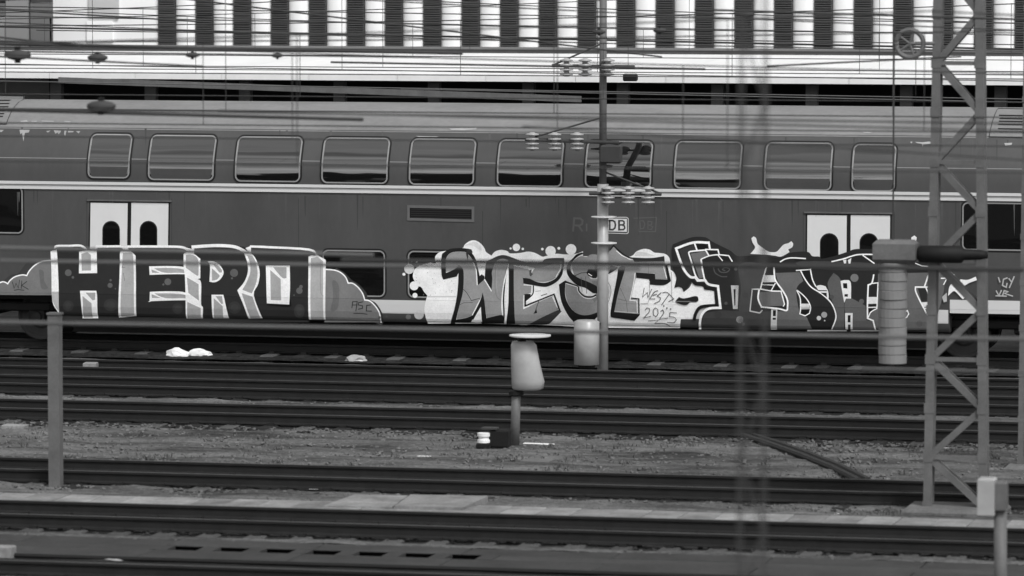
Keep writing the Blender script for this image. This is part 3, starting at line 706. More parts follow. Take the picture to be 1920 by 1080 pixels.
# ---- second piece (WEST)
e = Paint('bubble_graffiti', base=0.008, step=.00007); e.tile(820, 440, 6)   # t4 units; t3 = -1080, t5 = +1440
a = -1080; b = 1440
WB = P(240)
e.poly(WB, [(1190+a, 180), (1110+a, 195), (1062+a, 238), (1055+a, 290), (1070+a, 320), (1040+a, 322), (1000+a, 312), (965+a, 328), (930+a, 335), (905+a, 350), (880+a, 343), (850+a, 370), (820+a, 400), (805+a, 470), (825+a, 520), (860+a, 575), (900+a, 590), (930+a, 640), (970+a, 685), (955+a, 730), (935+a, 820), (942+a, 900), (975+a, 1000),
            (500, 1000), (1290, 1020), (200+b, 1040), (800+b, 1050), (1290+b, 1050), (1300+b, 950), (1440+b, 950), (1480+b, 850), (1560+b, 800), (1690+b, 780), (1680+b, 640), (1560+b, 590), (1470+b, 560), (1430+b, 520), (1400+b, 590), (1335+b, 645),
            (1315+b, 605), (1280+b, 585), (1225+b, 600), (1245+b, 520), (1250+b, 470), (1220+b, 420), (1185+b, 395), (1180+b, 300), (1165+b, 250), (1120+b, 215), (1050+b, 205), (1000+b, 200), (950+b, 168), (880+b, 160), (800+b, 190), (745+b, 240),
            (600+b, 260), (200+b, 240), (1640, 185), (1560, 215), (1440, 222), (1340, 215), (1220, 240), (1180, 245), (1100, 205), (1020, 190), (930, 205), (820, 210), (790, 185), (720, 170), (650, 190), (610, 235), (550, 195), (530, 150), (490, 100), (430, 65), (370, 70), (310, 110), (275, 155), (110, 180)])
e.poly(M['stripe'], [(975+a, 690), (1290+a, 690), (1290+a, 705), (970+a, 705)])
for x, y, r, v in ((825, 155, 12, 240), (890, 143, 42, 245), (962, 160, 14, 240), (1183, 162, 15, 240), (1275, 185, 58, 240), (1368, 153, 16, 240), (1505, 165, 60, 245), (765+a, 385, 56, 205), (705+a, 445, 17, 235), (850+a, 302, 14, 220), (792+a, 300, 11, 150), (830+a, 683, 28, 240), (820+a, 575, 50, 240), (875+a, 900, 54, 200), (755+a, 925, 30, 112), (430+a, 930, 14, 92), (510+a, 920, 12, 92)):
    e.circ(P(v), x, y, r)
rr = random.Random(2)
for _ in range(34):
    e.circ(P(150), rr.uniform(830, 1290)+a, rr.uniform(350, 720), rr.uniform(3, 7), rr.uniform(2, 5), 6)
e.poly(P(205), [(880+a, 350), (960+a, 325), (1050+a, 330), (1010+a, 350), (930+a, 352)]); e.poly(P(222), [(310, 120), (420, 80), (480, 120), (500, 180), (400, 120)], True)
e.poly(P(215), [(800+b, 190), (900+b, 200), (1000+b, 235), (780+b, 238)])
e.done()
e = Paint('wild_letter_graffiti', base=0.0125, step=.00007, label='curved letters WEST sprayed in grey with black shadows'); e.tile(820, 440, 6)
GW, BK, G2 = P(148), P(24), P(52)
# W
e.poly(GW, [(100, 420), (95, 300), (120, 230), (190, 195), (290, 190), (340, 220), (400, 290), (440, 400), (455, 570), (520, 500), (560, 560), (605, 630), (620, 500), (615, 420), (640, 330), (680, 290), (790, 300), (770, 420), (735, 600), (730, 820), (735, 910), (560, 940), (530, 740), (510, 650), (480, 740), (390, 905), (220, 950), (250, 800), (280, 640), (295, 440), (270, 370), (240, 345), (200, 390)])
e.poly(BK, [(45, 300), (55, 215), (105, 180), (170, 155), (330, 155), (385, 200), (430, 270), (460, 380), (478, 465), (500, 445), (530, 465), (535, 500), (455, 570), (452, 480), (440, 400), (400, 290), (340, 212), (290, 190), (180, 195), (120, 230), (95, 300), (100, 430), (200, 385), (240, 340), (280, 370), (298, 440), (290, 640), (250, 800), (215, 950), (200, 1000), (150, 1000), (190, 850), (220, 700), (235, 560), (240, 430), (220, 470), (70, 505), (50, 450)])
e.poly(BK, [(535, 480), (545, 350), (560, 300), (620, 270), (642, 330), (615, 420), (620, 500), (612, 620), (560, 540), (530, 495)])
e.poly(G2, [(340, 155), (385, 165), (400, 200), (350, 215), (345, 300), (325, 210)])
e.line(WH, [(402, 300), (440, 400), (450, 565)], 11); e.line(WH, [(532, 500), (610, 635)], 11)
e.poly(BK, [(480, 750), (510, 650), (530, 740), (555, 940), (700, 905), (740, 905), (755, 1000), (500, 1000), (490, 970), (385, 990), (205, 990), (215, 955), (385, 912)])
e.poly(WB, [(492, 810), (505, 980), (380, 985)])
e.line(BK, [(492, 790), (400, 950)], 18)
e.line(WH, [(478, 740), (395, 905)], 11)
e.poly(WB, [(800, 420), (812, 440), (800, 700), (790, 960), (770, 1000), (760, 940), (775, 700)])
e.line(BK, [(795, 330), (768, 480), (748, 700), (752, 900), (745, 990)], 16)
e.line(WH, [(802, 325), (765, 490), (735, 650), (727, 820), (738, 905)], 11)
e.line(BK, [(285, 608), (330, 650), (385, 740), (480, 715)], 6); e.line(P(90), [(250, 790), (300, 765), (400, 762)], 6)
e.line(P(122), [(658, 340), (650, 560), (668, 690), (715, 735)], 6); e.line(P(162), [(672, 360), (665, 560), (690, 690)], 6)
# dark band over the letter tops
e.poly(P(56), [(620, 268), (680, 240), (740, 228), (800, 240), (860, 262), (1000, 310), (1150, 320), (1210, 275), (1300, 262), (1425, 262), (1430, 300), (1405, 340), (1180, 372), (1100, 372), (1000, 352), (860, 345), (790, 320), (700, 300), (640, 330)])
e.poly(GW, [(640, 330), (680, 285), (740, 270), (800, 285), (790, 320), (700, 330)])
# E
e.poly(GW, [(860, 350), (1010, 380), (1060, 430), (1100, 372), (1180, 365), (1400, 300), (1390, 380), (1360, 450), (1300, 505), (1200, 530), (1100, 520), (970, 480), (970, 560), (1060, 570), (1055, 650), (975, 680), (975, 830), (1300, 690), (1362, 840), (1060, 1005), (880, 1005), (865, 800)])
e.poly(BK, [(805, 320), (862, 335), (862, 600), (867, 800), (882, 1005), (780, 1005), (800, 800), (805, 600)])
e.poly(BK, [(965, 485), (1040, 495), (1120, 530), (1220, 540), (1320, 500), (1370, 440), (1398, 370), (1402, 290), (1432, 300), (1420, 400), (1390, 480), (1330, 540), (1230, 585), (1120, 575), (970, 550)])
e.poly(WB, [(1430, 320), (1458, 320), (1470, 430), (1500, 510), (1440, 515), (1370, 560), (1380, 680), (1440, 820), (1550, 1005), (1270, 1005), (1395, 860), (1330, 680), (1010, 800), (1000, 740), (1085, 660), (1085, 590), (1220, 592), (1330, 552), (1400, 470)])
e.line(BK, [(1083, 575), (1080, 655), (1045, 700), (992, 745)], 13); e.poly(BK, [(980, 668), (1052, 665), (1050, 700), (990, 742)])
e.line(BK, [(990, 690), (990, 800), (1315, 670), (1382, 860)], 17)
e.poly(P(60), [(1362, 845), (1400, 862), (1300, 965), (1230, 1010), (1030, 1010), (1180, 930)])
e.line(WH, [(975, 680), (972, 832), (1045, 800)], 8); e.line(WH, [(1298, 700), (1352, 820)], 8); e.line(WH, [(975, 566), (1065, 570), (1065, 650)], 8); e.line(WH, [(1395, 320), (1385, 390), (1335, 475)], 8); e.line(WH, [(862, 345), (1005, 380)], 8)
e.poly(P(84), [(1035, 400), (1065, 390), (1060, 430), (1080, 440), (1055, 470), (1040, 455)]); e.poly(BK, [(1112, 820), (1125, 880), (1085, 888), (1105, 850)]); e.line(P(70), [(1145, 740), (1115, 830)], 7); e.line(P(60), [(1170, 685), (1235, 665)], 9); e.line(P(150), [(1105, 640), (1165, 630)], 5)
# S
e.tile(1060, 440, 6)
e.poly(GW, [(70, 330), (110, 280), (180, 240), (240, 250), (300, 220), (400, 240), (520, 330), (530, 380), (480, 440), (380, 470), (270, 470), (300, 500), (420, 500), (480, 560), (500, 640), (480, 740), (420, 820), (370, 880), (280, 905), (180, 905), (90, 850), (30, 760), (5, 660), (5, 550), (140, 590), (160, 640), (220, 700), (300, 710), (350, 680), (350, 600), (250, 530), (100, 460)])
e.poly(P(126), [(300, 520), (360, 520), (370, 700), (330, 760), (300, 720), (350, 680)])
e.poly(WB, [(165, 590), (205, 590), (300, 650), (295, 675), (240, 685), (190, 655)])
e.poly(BK, [(90, 260), (130, 220), (190, 200), (210, 212), (140, 245), (80, 310), (60, 380), (85, 440), (160, 490), (260, 530), (340, 570), (372, 600), (365, 655), (310, 655), (230, 600), (140, 570), (60, 500), (20, 430), (18, 360), (40, 310)])
e.poly(BK, [(-70, 560), (0, 515), (140, 572), (150, 592), (2, 545), (0, 680), (40, 790), (110, 870), (200, 905), (300, 895), (400, 855), (350, 935), (280, 985), (240, 1010), (130, 1010), (50, 930), (-10, 830), (-50, 720)])
e.line(BK, [(150, 590), (160, 640), (220, 693), (300, 698), (345, 678)], 17); e.line(WH, [(8, 547), (137, 588), (145, 640), (210, 705), (290, 717), (345, 695)], 8)
e.poly(BK, [(240, 430), (260, 385), (330, 390), (362, 440), (350, 500), (300, 482), (260, 460)]); e.line(WH, [(262, 438), (300, 462)], 9); e.line(BK, [(90, 470), (180, 430), (250, 425)], 7)
e.line(P(205), [(300, 492), (400, 502), (470, 552), (495, 640), (470, 740), (400, 840)], 8); e.line(P(105), [(420, 488), (490, 545), (515, 640), (480, 770), (420, 850)], 5); e.line(P(90), [(180, 480), (190, 640)], 5); e.line(P(90), [(230, 470), (240, 660)], 5)
e.poly(G2, [(340, 340), (420, 350), (500, 370), (520, 345), (600, 370), (560, 400), (480, 445), (390, 470), (360, 440), (330, 390)])
e.poly(GW, [(400, 380), (510, 380), (480, 440), (400, 465), (372, 440)])
# T
e.poly(GW, [(440, 290), (480, 210), (520, 160), (545, 130), (600, 180), (680, 250), (760, 285), (1110, 250), (1150, 500), (1010, 500), (1010, 430), (800, 430), (790, 500), (740, 720), (830, 740), (820, 890), (545, 880), (600, 640), (660, 400), (640, 350), (520, 340)])
e.poly(BK, [(600, 380), (640, 350), (680, 360), (662, 430), (600, 640), (552, 870), (800, 890), (842, 900), (780, 968), (520, 930), (510, 880), (540, 700), (580, 500)])
e.line(BK, [(505, 170), (545, 122), (620, 195), (700, 250), (780, 268)], 17); e.line(WH, [(575, 180), (640, 235), (730, 275)], 8)
e.poly(P(46), [(750, 255), (960, 262), (1115, 240), (1120, 300), (780, 305)])
e.poly(BK, [(795, 425), (1010, 440), (1015, 500), (1150, 505), (1125, 340), (1150, 340), (1190, 520), (1110, 567), (950, 560), (945, 500), (800, 485)])
e.line(BK, [(745, 712), (830, 722), (832, 900)], 13); e.line(WH, [(787, 430), (768, 560), (728, 738), (808, 745), (812, 880)], 8); e.line(WH, [(1105, 350), (1142, 490)], 8); e.line(P(200), [(555, 860), (800, 880)], 7)
e.line(P(95), [(620, 600), (690, 750), (700, 870)], 5); e.line(P(95), [(590, 720), (690, 745)], 5); e.line(P(120), [(935, 340), (940, 440)], 6)
e.line(P(175), [(950, 520), (948, 700), (930, 770), (850, 775)], 6); e.line(P(185), [(1195, 420), (1200, 700), (1215, 760)], 8)
e.done()
e = Paint('date_tag_graffiti', base=0.0195, step=.00007, label='small handwritten WEST 2025'); e.tile(1060, 440, 6); K_ = P(58)
for pts in ([(890, 600), (872, 698), (925, 648), (930, 708), (975, 612)], [(1045, 628), (1000, 648), (952, 722), (1012, 722)], [(985, 682), (1032, 668)], [(1082, 650), (1035, 688), (1075, 712), (1060, 745), (1000, 775)], [(1168, 672), (1085, 790)], [(1098, 652), (1150, 650), (1222, 722), (1165, 752)],
            [(900, 850), (920, 822), (948, 830), (945, 868), (880, 940), (965, 915)], [(1015, 822), (992, 850), (995, 905), (1020, 920), (1045, 890), (1042, 840), (1015, 822)], [(1075, 862), (1100, 845), (1112, 878), (1060, 952), (1155, 938)], [(1255, 880), (1180, 874), (1175, 922), (1228, 928), (1252, 958), (1220, 990), (1150, 985)],
            [(935, 970), (1050, 960), (1008, 1000), (1110, 996), (1182, 1030)]): e.line(K_, pts, 7.5)
for x, y in ((1110, 800), (1145, 825), (1187, 835)): e.circ(K_, x, y, 8, n=8)
e.done()

# ---- third piece
e = Paint('shadow_letter_graffiti', base=0.02, step=.00007, label='tangled dark letters with bright white outlines right of the date'); e.tile(1240, 440, 6)   # t6; t7 = +1200, t8 = +2160
c7, c8 = 1200, 2160
D1 = P(38)
e.poly(D1, [(130, 350), (120, 180), (130, 110), (250, 60), (370, 25), (500, 30), (580, 80), (680, 130), (780, 180), (860, 240), (1000, 235), (1200, 245), (1350, 260), (1440, 205), (1640, 190), (1700, 240), (1775, 245), (1810, 270), (1950, 240), (2100, 190), (2200, 160), (2420, 170), (2500, 230), (2700, 300), (3100, 300),
            (3150, 420), (3180, 640), (3020, 1072), (1400, 1068), (440, 1062), (440, 960), (470, 880), (540, 830), (665, 815), (640, 600), (540, 570), (490, 510), (350, 505), (300, 590), (250, 640), (240, 600), (190, 585), (150, 600), (172, 500), (150, 420)])
e.poly(P(74), [(880, 330), (1175, 340), (1150, 480), (1110, 610), (1010, 612), (990, 860), (880, 860), (900, 600)], True)
e.poly(P(66), [(480, 880), (700, 850), (1000, 870), (1240, 860), (1240, 1062), (450, 1060)])
e.poly(P(104), [(1285, 430), (1560, 420), (1600, 520), (1520, 620), (1560, 900), (1640, 930), (1700, 1062), (1300, 1062), (1300, 860), (1410, 860), (1420, 720), (1330, 560)])
e.poly(P(92), [(1880, 600), (1880, 520), (1940, 430), (2020, 510), (2060, 760), (2060, 1066), (1930, 1066), (1965, 940), (1950, 840)])
e.poly(P(96), [(2070, 720), (2140, 715), (2300, 800), (2310, 960), (2400, 980), (2410, 1068), (2160, 1068), (2070, 870)])
e.poly(P(102), [(2440, 440), (3180, 420), (3180, 640), (3060, 1070), (2440, 1068), (2330, 930), (2360, 870), (2430, 830)])
e.poly(P(70), [(1560, 300), (2400, 320), (2440, 400), (1700, 380)], True)
for x, y, r, v in ((885, 955, 40, 160), (925, 1005, 18, 110), (840+0, 385, 18, 92), (910, 430, 26, 80), (2175, 485, 45, 118), (1920+0, 700, 24, 78), (2255, 750, 28, 96), (2905, 1000, 36, 92), (730, 770, 18, 80), (640, 900, 40, 60), (945, 680, 34, 66)): e.circ(P(v), x, y, r)
e.line(P(84), [(590, 370), (610, 430), (680, 470), (740, 470)], 12, True); e.line(P(84), [(640, 380), (670, 420), (740, 420), (770, 385), (720, 370), (690, 390), (720, 405)], 12, True)
S1 = WH
e.line(P(22), [(345, 505), (390, 552), (480, 560), (500, 600), (612, 612), (628, 795), (450, 812), (390, 885), (372, 955)], 36)
e.line(S1, [(530, 90), (360, 88), (168, 155), (215, 290), (262, 400), (330, 475), (385, 478), (410, 515), (495, 512), (535, 558), (640, 578), (668, 822), (540, 830), (470, 880), (440, 960), (438, 1056)], 27)
e.poly(P(58), [(210, 172), (362, 112), (390, 168), (322, 190), (312, 250), (352, 448), (312, 440), (252, 350)]); e.line(S1, [(535, 80), (550, 165)], 22); e.line(S1, [(375, 95), (402, 168)], 18); e.poly(P(8), [(408, 110), (505, 110), (528, 155), (410, 165)])
e.poly(P(112), [(330, 212), (500, 186), (530, 240), (450, 282), (482, 480), (430, 492)])
e.line(S1, [(540, 238), (500, 172), (332, 188), (312, 212), (340, 300), (382, 445), (420, 505)], 17); e.line(S1, [(500, 165), (640, 168), (652, 218)], 15); e.poly(P(30), [(535, 182), (632, 182), (636, 215), (545, 222)])
e.line(S1, [(450, 275), (540, 238), (640, 225), (760, 235), (800, 300)], 14); e.line(S1, [(642, 232), (690, 292)], 12); e.poly(P(26), [(665, 242), (750, 248), (775, 288), (705, 285)]); e.line(S1, [(450, 280), (465, 390), (490, 510)], 18)
e.poly(P(26), [(165, 742), (200, 700), (260, 716), (380, 690), (415, 700), (422, 738), (390, 756), (330, 755), (290, 788), (230, 785), (170, 762)]); e.line(P(120), [(160, 748), (330, 752)], 9)
e.poly(P(190), [(785, 570), (872, 570), (862, 835), (810, 835)]); e.poly(P(16), [(815, 612), (838, 612), (836, 790), (824, 800)])
# bottle shape
e.poly(P(56), [(1020, 620), (1105, 625), (1090, 720), (1130, 850), (1110, 878), (1000, 855)]); e.line(P(190), [(1110, 612), (1025, 612), (1000, 858), (1110, 880), (1138, 850)], 14)
e.poly(P(105), [(1105, 645), (1345, 640), (1380, 700), (1390, 800), (1120, 805), (1092, 720)])
e.poly(P(215), [(1150, 455), (1275, 455), (1290, 532), (1140, 535)]); e.poly(P(38), [(1180, 370), (1262, 370), (1268, 455), (1158, 455)])
e.line(P(20), [(1140, 547), (1270, 547)], 16); e.poly(P(26), [(1138, 575), (1258, 575), (1238, 612), (1128, 602)]); e.poly(P(26), [(1298, 555), (1348, 622), (1262, 612)]); e.line(S1, [(1130, 562), (1270, 566)], 9); e.line(S1, [(1285, 545), (1240, 625)], 12)
e.line(S1, [(1185, 365), (1150, 480), (1118, 610), (1240, 632), (1355, 635)], 14); e.line(S1, [(1270, 365), (1275, 455), (1290, 520), (1375, 640), (1422, 740), (1420, 845), (1400, 852), (1320, 832), (1130, 812), (1092, 720), (1102, 622)], 18); e.line(S1, [(1350, 640), (1388, 780), (1375, 805)], 13)
e.poly(P(205), [(1240, 840), (1308, 840), (1305, 1066), (1235, 1066)]); e.poly(P(16), [(1258, 848), (1292, 848), (1290, 915), (1258, 915)]); e.poly(P(16), [(1255, 934), (1292, 934), (1290, 956), (1256, 956)])
e.poly(P(225), [(1015, 40), (1040, 18), (1070, 40), (1085, 100), (1120, 130), (1190, 180), (1240, 196), (1300, 190), (1340, 150), (1380, 110), (1430, 95), (1465, 72), (1487, 100), (1475, 140), (1430, 165), (1445, 195), (1350, 246), (1280, 236), (1180, 225), (1003, 215), (1050, 160), (1055, 130), (1030, 90)])
# drop
e.poly(P(215), [(1572, 775), (1665, 775), (1675, 835), (1568, 838)]); e.poly(P(22), [(1555, 680), (1600, 690), (1648, 768), (1575, 772)]); e.poly(P(16), [(1582, 848), (1665, 848), (1640, 892), (1585, 886)]); e.line(P(60), [(1570, 825), (1670, 825)], 6)
e.line(S1, [(1525, 625), (1565, 715), (1568, 840), (1560, 890), (1620, 912), (1668, 885), (1682, 815), (1650, 740), (1590, 672), (1530, 625)], 12)
e.line(S1, [(1340, 305), (1400, 272), (1480, 260), (1625, 268)], 14); e.poly(P(20), [(1500, 270), (1600, 275), (1590, 290), (1505, 290)])
e.poly(P(14), [(1585, 405), (1670, 400), (1700, 560), (1630, 490)])
e.line(S1, [(1520, 402), (1680, 390), (1702, 500), (1740, 580)], 13); e.line(S1, [(1570, 405), (1620, 500), (1690, 590), (1800, 660), (1900, 750), (1950, 840), (1966, 940), (1920, 1066)], 14)
e.poly(P(225), [(1740, 580), (1790, 565), (1850, 580), (1880, 640), (1886, 720), (1790, 650)]); e.line(P(18), [(1770, 628), (1862, 630)], 11); e.poly(P(18), [(1795, 652), (1862, 652), (1866, 706)])
e.circ(P(165), 1835, 900, 33); e.circ(P(205), 1775, 938, 25); e.circ(P(220), 1840, 966, 8)
e.poly(P(230), [(2018, 520), (2060, 510), (2110, 510), (2136, 550), (2136, 718), (2080, 718), (2060, 765), (2030, 600)]); e.poly(P(12), [(2045, 545), (2092, 545), (2096, 606), (2050, 600)]); e.poly(P(12), [(2065, 668), (2102, 668), (2100, 698), (2062, 695)])
e.poly(P(225), [(2070, 880), (2156, 880), (2156, 1066), (2075, 1066)]); e.poly(P(12), [(2100, 905), (2132, 905), (2130, 985), (2100, 985)]); e.poly(P(60), [(2102, 1010), (2132, 1010), (2132, 1066), (2102, 1066)])
e.line(S1, [(1920, 302), (2050, 272), (2140, 242), (2230, 222), (2410, 222), (2445, 270)], 15); e.line(S1, [(2270, 232), (2398, 322)], 14); e.poly(P(10), [(2300, 240), (2400, 245), (2422, 282), (2382, 290)]); e.poly(P(225), [(2045, 285), (2085, 280), (2080, 322), (2060, 325)]); e.poly(P(225), [(2100, 285), (2140, 262), (2130, 325), (2110, 325)])
e.poly(P(34), [(2350, 570), (2415, 570), (2420, 700), (2340, 700)]); e.poly(P(225), [(2325, 700), (2428, 700), (2428, 775), (2325, 778)]); e.poly(P(14), [(2330, 785), (2415, 785), (2400, 805), (2330, 808)]); e.poly(P(14), [(2330, 830), (2400, 830), (2340, 880)])
e.line(S1, [(2392, 450), (2372, 540), (2330, 565), (2322, 760), (2322, 940), (2385, 965), (2412, 1068)], 17); e.line(S1, [(2370, 548), (2440, 540), (2428, 830), (2360, 870), (2330, 930)], 12); e.line(S1, [(2330, 818), (2420, 815)], 12)
e.poly(P(42), [(2890, 605), (2975, 605), (3040, 750), (2930, 750)]); e.poly(P(220), [(2930, 760), (3050, 755), (3072, 805), (2950, 812)])
e.line(S1, [(3010, 445), (2965, 575)], 16); e.line(P(200), [(3090, 460), (3040, 580)], 13); e.line(S1, [(3060, 588), (2862, 588), (2865, 640), (2920, 760), (3015, 935)], 16); e.line(S1, [(2980, 600), (3060, 780), (3068, 822)], 13); e.line(S1, [(2958, 829), (3072, 826)], 11)
e.line(S1, [(2722, 880), (2770, 852), (2786, 890), (2762, 930), (2740, 932)], 11); e.line(S1, [(3150, 490), (3270, 490), (3296, 450)], 14); e.line(S1, [(3210, 500), (3178, 560)], 12)
e.line(S1, [(2860, 320), (2930, 350), (3010, 358)], 9)
e.poly(P(235), [(3228, 690), (3238, 600), (3270, 542), (3330, 542), (3370, 500), (3450, 507), (3540, 470), (3552, 510), (3450, 550), (3385, 600), (3390, 650), (3422, 700), (3395, 726), (3370, 702), (3310, 640), (3280, 640)])
e.poly(P(180), [(3160, 700), (3215, 650), (3215, 750), (3180, 760)])
e.poly(P(238), [(2810, 125), (2815, 30), (2850, 8), (2876, 30), (2866, 90), (2852, 132)])
e.done()
e = Paint('corner_tag_graffiti', base=0.0285, step=.00007, label='small pale scribbled letters GY VR near the coach end'); e.tile(1600, 440, 6); K_ = P(178)
for pts in ([(1735, 485), (1692, 500), (1680, 570), (1722, 590), (1732, 545)], [(1752, 492), (1782, 530)], [(1812, 470), (1758, 595)], [(1635, 480), (1652, 532)], [(1680, 685), (1700, 628), (1742, 640), (1705, 660), (1795, 690)], [(1610, 630), (1640, 685), (1668, 625)], [(1605, 686), (1725, 690)]): e.line(K_, pts, 14)
e.done()

# rain and brake dust streaks down the side, shapes of their own
rs = random.Random(5); e = Paint('dirt_streak', base=.0016, step=.00003, kind='stuff')
for _ in range(110):
    px = rs.uniform(0, 1915); y0 = rs.choice((368, 368, 372, 250)) + (px-960)*.013; L = rs.uniform(14, 80) if y0 > 300 else rs.uniform(10, 45); w_ = rs.uniform(.6, 2.2)
    e.poly(mat('streak_dirt_%d' % rs.randint(0, 2), rs.choice((66, 78, 82)), .7, .1), [(px-w_, y0), (px+w_, y0), (px+w_*.6, y0+L*.7), (px+w_*.1, y0+L), (px-w_*.4, y0+L*.7)])
e.done()

# bogies
def wheelset(cx, parent):
    b = MB(parent.location)
    for y in (.62, 2.18): b.lathe((cx, y, .46), (0, 1, 0), [(-.07, .20), (-.068, .43), (-.06, .46), (.05, .46), (.06, .48), (.08, .48)], 36)
    b.tube([(cx, .45, .46), (cx, 2.35, .46)], .09, 10); return b.build('wheelset', mat('wheel_steel', 52, .55, .2, 3, metal=.2), parent)
for sgn, name in ((-1, 'bogie'), (1, 'bogie')):
    xi = wall_pt(62, 600)[0] if sgn < 0 else wall_pt(1800, 600)[0]; xo = xi+sgn*2.5; xm = (xi+xo)/2
    b = MB(co.location); b.box((min(xi, xo)-.25, .34, .56), (max(xi, xo)+.25, .48, .74), bev=.03); b.box((min(xi, xo)-.25, 2.32, .56), (max(xi, xo)+.25, 2.46, .74), bev=.03); b.box((xm-.3, .4, .45), (xm+.3, 2.4, .7), bev=.04)
    bo = b.build('bogie', M['black'], co); bo['label'] = 'black bogie frame under the coach end'
    for cx in (xi, xo):
        b = MB(co.location)
        for y in (.62, 2.18): b.lathe((cx, y, .46), (0, 1, 0), [(-.07, .0), (-.06, .12), (-.07, .20), (-.03, .25), (-.03, .38), (-.07, .43), (-.065, .46), (.05, .46), (.06, .485), (.08, .485)], 36)
        b.tube([(cx, .45, .46), (cx, 2.35, .46)], .09, 10); b.build('wheelset', mat('wheel_steel', 56, .55, .2, 3, metal=.2), bo)
        b = MB(co.location); b.box((cx-.16, .30, .34), (cx+.16, .42, .60), bev=.03); b.lathe((cx, .30, .46), (0, -1, 0), [(0, .11), (.05, .10), (.06, .0)], 14); b.build('axle_box', M['black'], bo)
        b = MB(co.location)
        for k in range(5): b.lathe((cx-sgn*.32, .38, .50+k*.045), (0, 0, 1), [(0, .05), (.012, .085), (.03, .085), (.042, .05)], 10)
        b.build('spring', M['black'], bo)
MB(co.location).box((xs0+.1, .6, .16), (xs1-.1, 2.45, .52)).build('underframe', M['black'], co)
MB(co.location).box((-XE+.2, .25, .80), (XE-.2, 2.55, ZEND-.01)).build('end_underframe', M['black'], co)

# ================================================================ LINESIDE THINGS
def zline(px, py, base): return at(px, py, base.y).z
# grey post at the left
b0 = gnd(105, 912); t = thing('post', b0, 'plain grey steel post standing alone on the left between two tracks', 'post')
z1 = zline(105, 590, b0)
MB(b0).box((b0.x-.085, b0.y-.085, -.25), (b0.x+.085, b0.y+.085, z1), bev=.01).build('shaft', M['steel'], t)
MB(b0).box((b0.x-.1, b0.y-.1, z1+.001), (b0.x+.1, b0.y+.1, z1+.03)).build('cap', M['steel'], t)
MB(b0).box((b0.x-.22, b0.y-.22, -.4), (b0.x+.22, b0.y+.22, -.2), bev=.02).build('foot', M['concrete_d'], t)

# white shunting signal with drum head
b0 = gnd(965, 832); t = thing('signal', b0, 'white drum-like signal on a short grey post in the middle of the yard', 'railway signal'); o = b0
S_ = 100*92.15/((Vector((b0.x, b0.y, 0))-Vector((CAM.x, CAM.y, 0))).length)
zt = zline(985, 731, o); zu = zline(985, 640, o); zc = zline(985, 629, o)
def X(px): return at(px, 700, o.y).x
MB(o).tube([(X(965), o.y, -.25), (X(968), o.y, zt-.05)], .075, 12).build('pole', M['steel'], t, True)
b = MB(o); vs = []
for z, l, r, d in ((zt, 963, 1012, .15), (zt+.03, 960, 1019, .18), (zt+.14, 959, 1021, .2), (zt+.40, 958, 1013, .2), (zu-.06, 958, 1006, .19), (zu, 961, 1000, .16)):
    xl_, xr_ = X(l), X(r)
    for k in range(12):
        a_ = 2*math.pi*k/12; vs.append(((xl_+xr_)/2-math.cos(a_)*(xr_-xl_)/2, o.y-math.sin(a_)*d, z))
b.add(vs, [[i*12+k, i*12+(k+1) % 12, (i+1)*12+(k+1) % 12, (i+1)*12+k] for i in range(5) for k in range(12)]+[list(range(12)), [60+k for k in range(12)]]); b.build('drum', M['porcelain'], t, True)
MB(o).lathe((X(994), o.y, zc-.02), (0, 0, 1), [(0, .30), (.012, .33), (.03, .33), (.04, .2)], 20).build('top_plate', M['white'], t)
MB(o).tube([(X(978), o.y, zu-.01), (X(980), o.y, zc-.015)], .07, 10).build('neck', M['black'], t)
MB(o).lathe((X(968), o.y, zt-.1), (0, 0, 1), [(0, .09), (.02, .12), (.08, .12), (.095, .08)], 14).build('collar', M['black'], t)
# ground signal lamp
b0 = gnd(908, 838); t = thing('ground_signal', b0, 'small dark ground signal lamp with a white banded front left of the drum signal', 'railway signal'); o = b0
MB(o).box((X(920), o.y-.08, -.2), (X(955), o.y+.12, zline(930, 806, o)), bev=.02).build('housing', M['black'], t)
MB(o).box((X(897), o.y-.16, -.22), (X(921), o.y+.05, zline(908, 829, o)-.002), bev=.02).build('foot', M['black'], t)
b = MB(o); zl0 = zline(908, 829, o); zl1 = zline(908, 811, o); b.lathe(((X(896)+X(922))/2, o.y-.06, zl0), (0, 0, 1), [(0, .09), (.0, .105), ((zl1-zl0)*.3, .105), ((zl1-zl0)*.35, .085), ((zl1-zl0)*.62, .085), ((zl1-zl0)*.67, .105), (zl1-zl0, .105), (zl1-zl0+.01, .06)], 18); b.build('lamp', M['litter'], t)
MB(o).box((X(905), o.y-.1, zl1+.06), (X(933), o.y+.1, zl1+.085)).build('hood', M['dsteel'], t)

# insulator helper
def insulator(b, p, d, L, r=.07, n=5):
    p = Vector(p); d = Vector(d).normalized(); pr = [(0, r*.35)]
    for k in range(n):
        h = L*(k+.5)/n; pr += [(h-L/n*.35, r*.4), (h-.01, r), (h+.012, r), (h+L/n*.25, r*.42)]
    pr.append((L, r*.35)); b.lathe(p, d, pr, 12)

